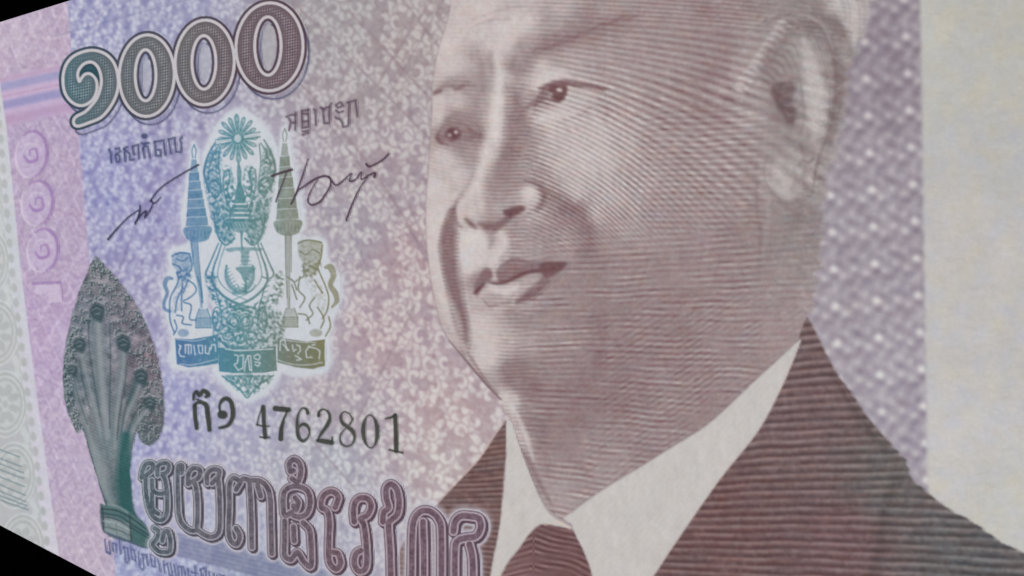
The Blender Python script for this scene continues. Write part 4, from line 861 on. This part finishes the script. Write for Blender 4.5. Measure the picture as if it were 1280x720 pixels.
glyph('warning_lettering', warn, 1.5, C(84, 92, 132), 2.0, .9)

# ---- blue-grey band behind the title
bp_ = [(214, 664), (260, 672), (330, 690), (420, 716), (470, 730), (470, 800), (380, 740), (300, 715), (212, 692)]
b, d = dpoly(np.array(bp_, float), 4); a = np.clip(.5 - d / 3, 0, 1) * .62 * (1 - sm(330, 480, gx[b.s]) * .5); col = C(118, 122, 150) + (wave((gy[b.s] - .24 * gx[b.s]) / 5.5) * 7)[..., None]
img[b.s] += a[..., None] * (col - img[b.s])

# ---- title word
TI_ = {
 0: [[(178, 597), (180, 586), (185, 579), (192, 580), (191, 588), (184, 594), (183, 604), (184, 618), (187, 634), (193, 646), (202, 650), (209, 643), (210, 622), (208, 602), (204, 592)], [(198, 594), (198, 584), (203, 579), (211, 580), (211, 588), (204, 594)], [(191, 600), (192, 612), (199, 617), (208, 616)], [(191, 617), (192, 636), (199, 642)],
     [(194, 660), (199, 664), (197, 673), (192, 680), (198, 688), (206, 690), (213, 688), (214, 676), (211, 664), (206, 666), (204, 676)]],
 1: [[(228, 591), (229, 582), (224, 583), (223, 596), (223.5, 620), (225, 645), (231, 657), (240, 663), (248, 663), (256, 668), (266, 671), (275, 664), (276, 640), (275, 612), (273, 598), (266, 604)], [(260, 604), (260, 593), (266, 587), (275, 588), (274, 596)], [(247, 662), (248, 640), (247, 615), (243, 602), (236, 605)], [(236, 602), (237, 591), (243, 585), (251, 587), (250, 596), (243, 601)]],
 2: [[(296, 660), (301, 670), (297, 680), (290, 676), (287, 664), (288, 630), (288, 606), (293, 597), (301, 601), (306, 598), (313, 600), (326, 601), (335, 609), (339, 624), (340, 660), (341, 692)], [(313, 602), (315, 640), (316, 684)], [(301, 604), (296, 612)], [(323, 606), (327, 620)]],
 3: [[(366, 598), (373, 602), (377, 592), (376, 580), (369, 574), (363, 579), (364, 589), (368, 588)], [(366, 640), (357, 644), (355, 630), (356, 616), (363, 609), (375, 608), (386, 614), (389, 628), (385, 641), (376, 646), (368, 644)], [(370, 622), (374, 628), (371, 637), (368, 632)], [(357, 651), (357, 675), (357, 694), (365, 699), (373, 690), (381, 702), (390, 707), (390, 680), (388, 662), (380, 653)], [(368, 658), (369, 676)]],
 4: [[(420, 634), (424, 622), (419, 615), (411, 615), (404, 622), (403, 634), (410, 638), (413, 652), (412, 680), (413, 702), (421, 711), (427, 704), (424, 692), (418, 690)]],
 5: [[(444, 652), (443, 640), (445, 628), (452, 622), (462, 624), (465, 634), (460, 644), (452, 648), (456, 656), (459, 680), (459, 708), (450, 714), (444, 704), (446, 692), (452, 688)]],
 6: [[(480, 652), (481, 640), (487, 634), (484, 622), (484, 610), (490, 605), (497, 611), (500, 626), (498, 642), (490, 650), (487, 656), (489, 690), (490, 740)]],
 7: [[(515, 750), (516, 700), (517, 660), (521, 645), (530, 638), (541, 640), (550, 650), (553, 668), (553, 750)], [(530, 652), (531, 700), (531, 750)]],
 8: [[(568, 664), (570, 652), (577, 645), (588, 645), (600, 648), (602, 660), (596, 670), (584, 672), (573, 676), (570, 690), (570, 750)], [(588, 680), (592, 700), (592, 750)]]}
bx = Box(150, 540, 640, 829)
dT = np.full((H, W), 99., np.float32); which = np.zeros((H, W), int)
for k, ss in TI_.items():
    for s in ss:
        _, d = dstroke(curve(s, False, 4), 0, 26, bx); c = d < dT[bx.s]; dT[bx.s] = np.where(c, d, dT[bx.s]); which[bx.s][c] = k
dS = np.full((H, W), 99., np.float32); dS[2:, 2:] = dT[:-2, :-2]
gw = (gx + 751) / 1270.0
tcd = np.stack([np.interp(gx, [170, 240, 330, 420, 600], v) for v in ([62, 76, 80, 88, 90], [76, 76, 72, 68, 68], [84, 86, 82, 78, 80])], -1).astype(np.float32)
tcl = 6 + np.stack([np.interp(gx, [170, 240, 330, 420, 600], v) for v in ([152, 160, 164, 170, 176], [160, 158, 156, 152, 160], [170, 170, 168, 162, 170])], -1).astype(np.float32)
d1 = dT / gw
halo = 1 - sm(7.6, 10.4, d1)
halo2 = 1 - sm(8.5, 17, d1)
img += (halo2 * .45)[..., None] * (C(204, 198, 208) - img)
img += (np.maximum(halo, 1 - sm(8.4, 10.4, dS / gw)) * .88)[..., None] * (C(194, 190, 200) - img)
img += ((1 - sm(6.2, 7.4, dS / gw)) * .85)[..., None] * (tcd * C(.80, .72, .80) - img)
img += ((1 - sm(6.3, 7.4, d1)) * .85)[..., None] * (tcd - img)
img += ((1 - sm(5.1, 6.1, d1)) * .95)[..., None] * (tcl - img)
inner = 1 - sm(3.1, 4.0, d1)
tex = np.clip(.5 + .16 * wave(gx / 2.7) + .07 * wave(gy / 3.1) + noise(1.3) * .16, 0, 1)[..., None]
img += (inner * .92)[..., None] * ((tcd - 6) + tex * 46 - img)
for k in TI_: mark('title_letter|%d' % k, bx, ((d1 < 9) & (which == k))[bx.s] * 1.)

# ---- big numerals
N1 = [(100, 101.7), (98, 93), (101, 85), (108, 78.7), (117, 78), (124, 85), (127.5, 97), (127, 108), (122.5, 122), (115, 132), (107, 140), (97, 145), (93, 150), (94, 156), (100, 157.5), (113, 153), (127, 147), (138, 135), (146, 120), (149, 105), (147.5, 90), (142.5, 77), (133, 67.5), (120, 63), (107, 64), (93, 70), (84, 80), (80, 93), (80, 107), (83, 118), (90, 127), (100, 132), (110, 130), (118, 123), (122, 113), (122, 103), (119, 96), (113, 92), (107, 93), (103, 97.5)]
NUM = [([curve(N1, True, 3)], 0)]
for k, (o, i) in enumerate([((184.5, 94.5, 34.5, 51, 2), (183, 94, 13, 32, 0)), ((257, 78, 37, 53, 2), (256, 78, 15, 33.5, 0)), ((338, 58.5, 42, 55, 2), (336, 57.5, 16.5, 36.5, 0))]):
    NUM.append(([ell(*o, n=40), ell(*i, n=30)], k + 1))
bx = Box(55, -30, 400, 190)
sdn = []
for polys, k in NUM:
    _, D = dpoly(polys[0], 30, bx)
    if len(polys) > 1:
        _, D2 = dpoly(polys[1], 30, bx); D = np.maximum(D, -D2)
    sdn.append(D)
allD = np.minimum.reduce(sdn); wh = np.argmin(np.stack(sdn), 0)
sub_ = img[bx.s]; xx, yy = gx[bx.s], gy[bx.s]
nd = np.stack([np.interp(xx, [80, 150, 220, 300, 380], v) for v in ([42, 56, 66, 72, 76], [62, 62, 62, 58, 56], [76, 74, 74, 68, 68])], -1).astype(np.float32)
nf = np.stack([np.interp(xx, [80, 150, 220, 300, 380], v) for v in ([72, 90, 96, 98, 102], [98, 96, 94, 86, 84], [108, 102, 98, 92, 92])], -1).astype(np.float32)
shD = np.full_like(allD, 99); shD[8:, 5:] = allD[:-8, :-5]
a = 1 - sm(.6, 1.8, np.abs(shD - 2.4)); a = a * (allD > 3) * (shD > -20); sub_ += (a * .8)[..., None] * (C(72, 74, 104) - sub_)
shm = (1 - sm(1, 3, shD)) * (allD > 3); sub_ += (shm * .12)[..., None] * (C(140, 140, 176) - sub_)
def A(x): sub_.__iadd__(x)
al = (1 - sm(4.4, 5.8, allD)); sub_ += (al * .92)[..., None] * (nd - sub_)
al = (1 - sm(1.3, 2.5, np.abs(allD))); 
body = (allD < 0)
hx = np.clip(.5 + .30 * wave(xx / 3.05 + yy * .004) + .26 * wave((yy + .2 * xx) / 3.6) + noise(1)[bx.s] * .05, 0, 1)
ext = np.clip(-allD / 6 - .6, 0, 1)
fcol = nf + 5 + ((hx - .36) * 88)[..., None] * C(.95, 1, .98) * ext[..., None]
sub_ += ((1 - sm(-1, 0.4, allD)))[..., None] * (fcol - sub_)
sub_ += (al * .95)[..., None] * (C(200, 194, 198) - sub_)
# inner openings of the zeros: dark lip then the lilac ground
for (ix, iy, irx, iry) in [(183, 94, 13, 32), (256, 78, 15, 33.5), (336, 57.5, 16.5, 36.5)]:
    e = ell(ix, iy, irx - 7, iry - 8, 0, 24); fill(img, e, lambda b: (light_tone[b.s] * .86 + mixv[b.s][..., None] * 14), 1.6, .95)
    line(img, e[8:18], [1, 4, 1], C(112, 112, 140), 2.4, .6)
# solid crescent inside the hook
fill(img, [(101, 94), (104, 86), (110, 81.5), (117, 82), (122, 89), (124, 100), (121, 96), (114, 89.5), (107, 90)], C(38, 74, 84), 1.4, .9)
for k in range(4): mark('numeral|%d' % k, bx, ((allD < 8) & (wh == k)) * 1.)

# overall fine mottling of print and paper
mott = noise(1.0) * 1.1 + noise(2.2) * 1.0
img += mott[..., None]
img += (noise(5) * .35)[..., None] * C(1.2, 0, -1.2) + (noise(9) * .5)[..., None]
img = np.clip(img, 0, 255)
#PAINT-END

# ------------------------------------------------------------------ materials
def srgb_lin(c):
    c = c / 255.0
    return np.where(c <= .04045, c / 12.92, ((c + .055) / 1.055) ** 2.4)
def print_material(name, rough, bump, spec):
    m = bpy.data.materials.new(name); m.use_nodes = True
    nt = m.node_tree; nd_ = nt.nodes; lk = nt.links
    b = nd_['Principled BSDF']
    b.inputs['Roughness'].default_value = rough
    b.inputs['Specular IOR Level'].default_value = spec
    at = nd_.new('ShaderNodeAttribute'); at.attribute_name = 'ink'
    tc = nd_.new('ShaderNodeTexCoord')
    n1_ = nd_.new('ShaderNodeTexNoise'); n1_.inputs['Scale'].default_value = 5200; n1_.inputs['Detail'].default_value = 3
    mp = nd_.new('ShaderNodeMapping'); mp.inputs['Scale'].default_value = (1, 2.6, 1); mp.inputs['Rotation'].default_value = (0, 0, .5)
    n2_ = nd_.new('ShaderNodeTexNoise'); n2_.inputs['Scale'].default_value = 1400; n2_.inputs['Detail'].default_value = 4; n2_.inputs['Distortion'].default_value = 1.2
    lk.new(tc.outputs['Object'], n1_.inputs['Vector']); lk.new(tc.outputs['Object'], mp.inputs['Vector']); lk.new(mp.outputs['Vector'], n2_.inputs['Vector'])
    mr = nd_.new('ShaderNodeMapRange'); mr.inputs['To Min'].default_value = .965; mr.inputs['To Max'].default_value = 1.035
    mr.inputs['From Min'].default_value = .25; mr.inputs['From Max'].default_value = .75
    lk.new(n1_.outputs['Fac'], mr.inputs['Value'])
    mx = nd_.new('ShaderNodeMix'); mx.data_type = 'RGBA'; mx.blend_type = 'MULTIPLY'; mx.inputs['Factor'].default_value = 1
    lk.new(at.outputs['Color'], mx.inputs['A']); lk.new(mr.outputs['Result'], mx.inputs['B'])
    lk.new(mx.outputs['Result'], b.inputs['Base Color'])
    bp_n = nd_.new('ShaderNodeBump'); bp_n.inputs['Strength'].default_value = bump; bp_n.inputs['Distance'].default_value = 0.00002
    lk.new(n2_.outputs['Fac'], bp_n.inputs['Height']); lk.new(bp_n.outputs['Normal'], b.inputs['Normal'])
    return m
MAT_PAPER = print_material('printed_cotton_paper', .9, .45, .08)
MAT_INK = print_material('intaglio_ink_on_paper', .8, .45, .10)
plain = bpy.data.materials.new('cotton_paper_edge'); plain.use_nodes = True
plain.node_tree.nodes['Principled BSDF'].inputs['Base Color'].default_value = (.62, .62, .58, 1)
plain.node_tree.nodes['Principled BSDF'].inputs['Roughness'].default_value = .85
black = bpy.data.materials.new('black_velvet'); black.use_nodes = True
bn = black.node_tree; bb = bn.nodes['Principled BSDF']
bb.inputs['Roughness'].default_value = 1; bb.inputs['Specular IOR Level'].default_value = 0
vn = bn.nodes.new('ShaderNodeTexNoise'); vn.inputs['Scale'].default_value = 900
vr = bn.nodes.new('ShaderNodeMapRange'); vr.inputs['To Min'].default_value = 0.0; vr.inputs['To Max'].default_value = 0.0006
bn.links.new(vn.outputs['Fac'], vr.inputs['Value']); bn.links.new(vr.outputs['Result'], bb.inputs['Base Color'])

# ------------------------------------------------------------------ meshes
LIN = (srgb_lin(img) / LIGHT).astype(np.float32)
def sample(x, y, k=0):
    """bilinear; beyond the drawn area the print goes on mirrored"""
    fx_, fy_ = x - X0, y - Y0
    fx_ = np.abs(fx_); fx_ = np.where(fx_ > W - 2, 2 * (W - 2) - fx_, fx_).clip(0, W - 2.001)
    fy_ = np.where(fy_ < 4, 8 - fy_, fy_); fy_ = np.where(fy_ > H - 4, 2 * (H - 4) - fy_, fy_).clip(0, H - 2.001)
    i, j = fy_.astype(int), fx_.astype(int); a, b = (fy_ - i)[:, None], (fx_ - j)[:, None]
    return LIN[i, j] * (1 - a) * (1 - b) + LIN[i, j + 1] * (1 - a) * b + LIN[i + 1, j] * a * (1 - b) + LIN[i + 1, j + 1] * a * b
def make_mesh(name, x, y, quads, z, mat, parent=None):
    """x, y photograph positions of the vertices -> flat mesh on the note"""
    X, Y = sheet(x, y)
    me = bpy.data.meshes.new(name)
    me.vertices.add(len(x)); me.vertices.foreach_set('co', np.stack((X, Y, np.full(len(x), z)), -1).astype(np.float32).ravel())
    me.loops.add(quads.size); me.loops.foreach_set('vertex_index', quads.astype(np.int32).ravel())
    me.polygons.add(len(quads)); me.polygons.foreach_set('loop_start', np.arange(0, quads.size, 4, dtype=np.int32))
    me.update(calc_edges=True)
    at = me.color_attributes.new('ink', 'FLOAT_COLOR', 'POINT')
    c = np.ones((len(x), 4), np.float32); c[:, :3] = sample(x, y); at.data.foreach_set('color', c.ravel())
    me.materials.append(mat)
    o = bpy.data.objects.new(name, me); scene.collection.objects.link(o)
    if parent: o.parent = parent
    return o
def grid_quads(ny, nx):
    a = (np.arange(ny - 1)[:, None] * nx + np.arange(nx - 1)[None, :])
    return np.stack((a, a + nx, a + nx + 1, a + 1), -1)              # counter-clockwise seen from the lens

note = bpy.data.objects.new('banknote', None); scene.collection.objects.link(note)
note['label'] = 'lilac and pink printed banknote with a portrait of a man in suit and tie'
note['category'] = 'banknote'
TH = 0.00011
top = lambda x: 28 - .311 * x
bot = lambda x: 656 + .524 * x
xs = np.concatenate((np.arange(-165, 620, 1.5), np.arange(620, 1465, 2.2)))
ys = np.concatenate((np.arange(-430, -96, 14), np.arange(-96, 826, 1.6), np.arange(830, 1440, 14)))
GX, GY = np.meshgrid(xs, ys)
GYc = np.clip(GY, top(GX), bot(GX))
q = grid_quads(len(ys), len(xs))
flat = (GYc[1:] - GYc[:-1]); keep = (np.maximum(flat[:, 1:], flat[:, :-1]) > 1e-6)
q = q[keep]
used, inv = np.unique(q.ravel(), return_inverse=True)
paper = make_mesh('paper', GX.ravel()[used], GYc.ravel()[used], inv.reshape(-1, 4), TH, MAT_PAPER, note)
paper['label'] = 'underprinted paper with lilac scrollwork, pink strip and blank watermark field'
# body of the sheet under the print
cx = np.array([-165, -165, 1463, 1463.0]); cy = np.array([top(-165), bot(-165), bot(1463), top(1463)])
CX, CY = sheet(cx, cy); vs = [(a, b, TH - 0.00001) for a, b in zip(CX, CY)] + [(a, b, 0.000004) for a, b in zip(CX, CY)]
me = bpy.data.meshes.new('sheet_edge'); me.from_pydata(vs, [], [(0, 1, 2, 3), (7, 6, 5, 4)] + [((i + 1) % 4, i, i + 4, (i + 1) % 4 + 4) for i in range(4)]); me.materials.append(plain)
o = bpy.data.objects.new('sheet_edge', me); scene.collection.objects.link(o); o.parent = note

PITCH = {'portrait': 1.25, 'jacket': 1.5, 'shirt_collar': 2.0, 'necktie': 1.5}
LAYER = {'coat_of_arms': 1, 'portrait': 1, 'jacket': 2, 'shirt_collar': 3, 'necktie': 4, 'margin_rule': 1, 'statue_picture': 1, 'numeral': 4, 'title_letter': 5, 'warning_lettering': 6,
         'caption': 5, 'signature': 5, 'royal_umbrella': 2, 'lion_supporter': 3, 'ribbon': 4}
UNDER = {'jacket': 'portrait', 'shirt_collar': 'portrait', 'necktie': 'portrait', 'eye': 'portrait', 'eyebrow': 'portrait', 'nose': 'portrait', 'mouth': 'portrait', 'ear': 'portrait',
         'royal_umbrella': 'coat_of_arms', 'lion_supporter': 'coat_of_arms', 'ribbon': 'coat_of_arms'}
LABEL = {'serial_digit|0': 'black digit 4', 'serial_digit|1': 'black digit 7', 'serial_digit|2': 'black digit 6', 'serial_digit|3': 'black digit 2', 'serial_digit|4': 'black digit 8', 'serial_digit|5': 'black digit 0', 'serial_digit|6': 'black digit 1',
         'numeral|0': 'large Khmer numeral one with white outline', 'signature|0': 'short black signature under the left caption', 'signature|1': 'looped signature right of the arms',
         'ribbon|0': 'blue ribbon with white lettering', 'ribbon|1': 'olive ribbon with pale lettering', 'ribbon|2': 'teal central ribbon with white lettering',
         'statue_picture': 'dark green engraved cobra-hood statue on a plinth', 'jacket': 'dark red-brown lined suit jacket', 'shirt_collar': 'white shirt collar'}
built = {}; zcount = []
order = ['portrait', 'coat_of_arms'] + sorted(k for k in masks if k not in ('portrait', 'coat_of_arms'))
for nm in order:
    kind = nm.split('|')[0]; m = masks[nm]; p = PITCH.get(kind, 1.0 if kind not in ('eye', 'eyebrow', 'nose', 'mouth', 'ear') else 1.25)
    if kind in ('eye', 'eyebrow', 'nose', 'mouth', 'ear'): m = m & masks['portrait']
    ii, jj = np.nonzero(m)
    if not len(ii): continue
    x0, x1, y0, y1 = jj.min() + X0 - 1, jj.max() + X0 + 2, ii.min() + Y0 - 1, ii.max() + Y0 + 2
    xs = np.arange(x0, x1 + p, p); ys = np.arange(y0, y1 + p, p)
    GX, GY = np.meshgrid(xs, ys)
    mi = np.clip(((GY[:-1, :-1] + GY[1:, 1:]) / 2 - Y0).round().astype(int), 0, H - 1); mj = np.clip(((GX[:-1, :-1] + GX[1:, 1:]) / 2 - X0).round().astype(int), 0, W - 1)
    q = grid_quads(len(ys), len(xs))[m[mi, mj] & (GY[:-1, :-1] > Y0 + 4) & (GY[1:, 1:] < Y0 + H - 5) & (GY[:-1, :-1] > top(GX[:-1, :-1])) & (GY[1:, 1:] < bot(GX[:-1, :-1]))]
    used, inv = np.unique(q.ravel(), return_inverse=True)
    par = built.get(UNDER.get(kind), note)
    lay = LAYER.get(kind, 3); zcount.append(nm)
    o = make_mesh(kind, GX.ravel()[used], GY.ravel()[used], inv.reshape(-1, 4), TH + 0.000006 * lay + 0.0000003 * len(zcount), MAT_INK, par)
    if nm in LABEL: o['label'] = LABEL[nm]
    built[kind] = o if kind in ('portrait', 'coat_of_arms') else built.get(kind)

# ------------------------------------------------------------------ black surface the note lies on
me = bpy.data.meshes.new('tabletop'); s_ = 1.5; nseg = 24
vs = [(-s_ + 2 * s_ * i / nseg, -s_ + 2 * s_ * j / nseg, 0) for j in range(nseg + 1) for i in range(nseg + 1)]
me.from_pydata(vs, [], [(j * (nseg + 1) + i, j * (nseg + 1) + i + 1, (j + 1) * (nseg + 1) + i + 1, (j + 1) * (nseg + 1) + i) for j in range(nseg) for i in range(nseg)]); me.materials.append(black)
o = bpy.data.objects.new('tabletop', me); scene.collection.objects.link(o); o['kind'] = 'structure'
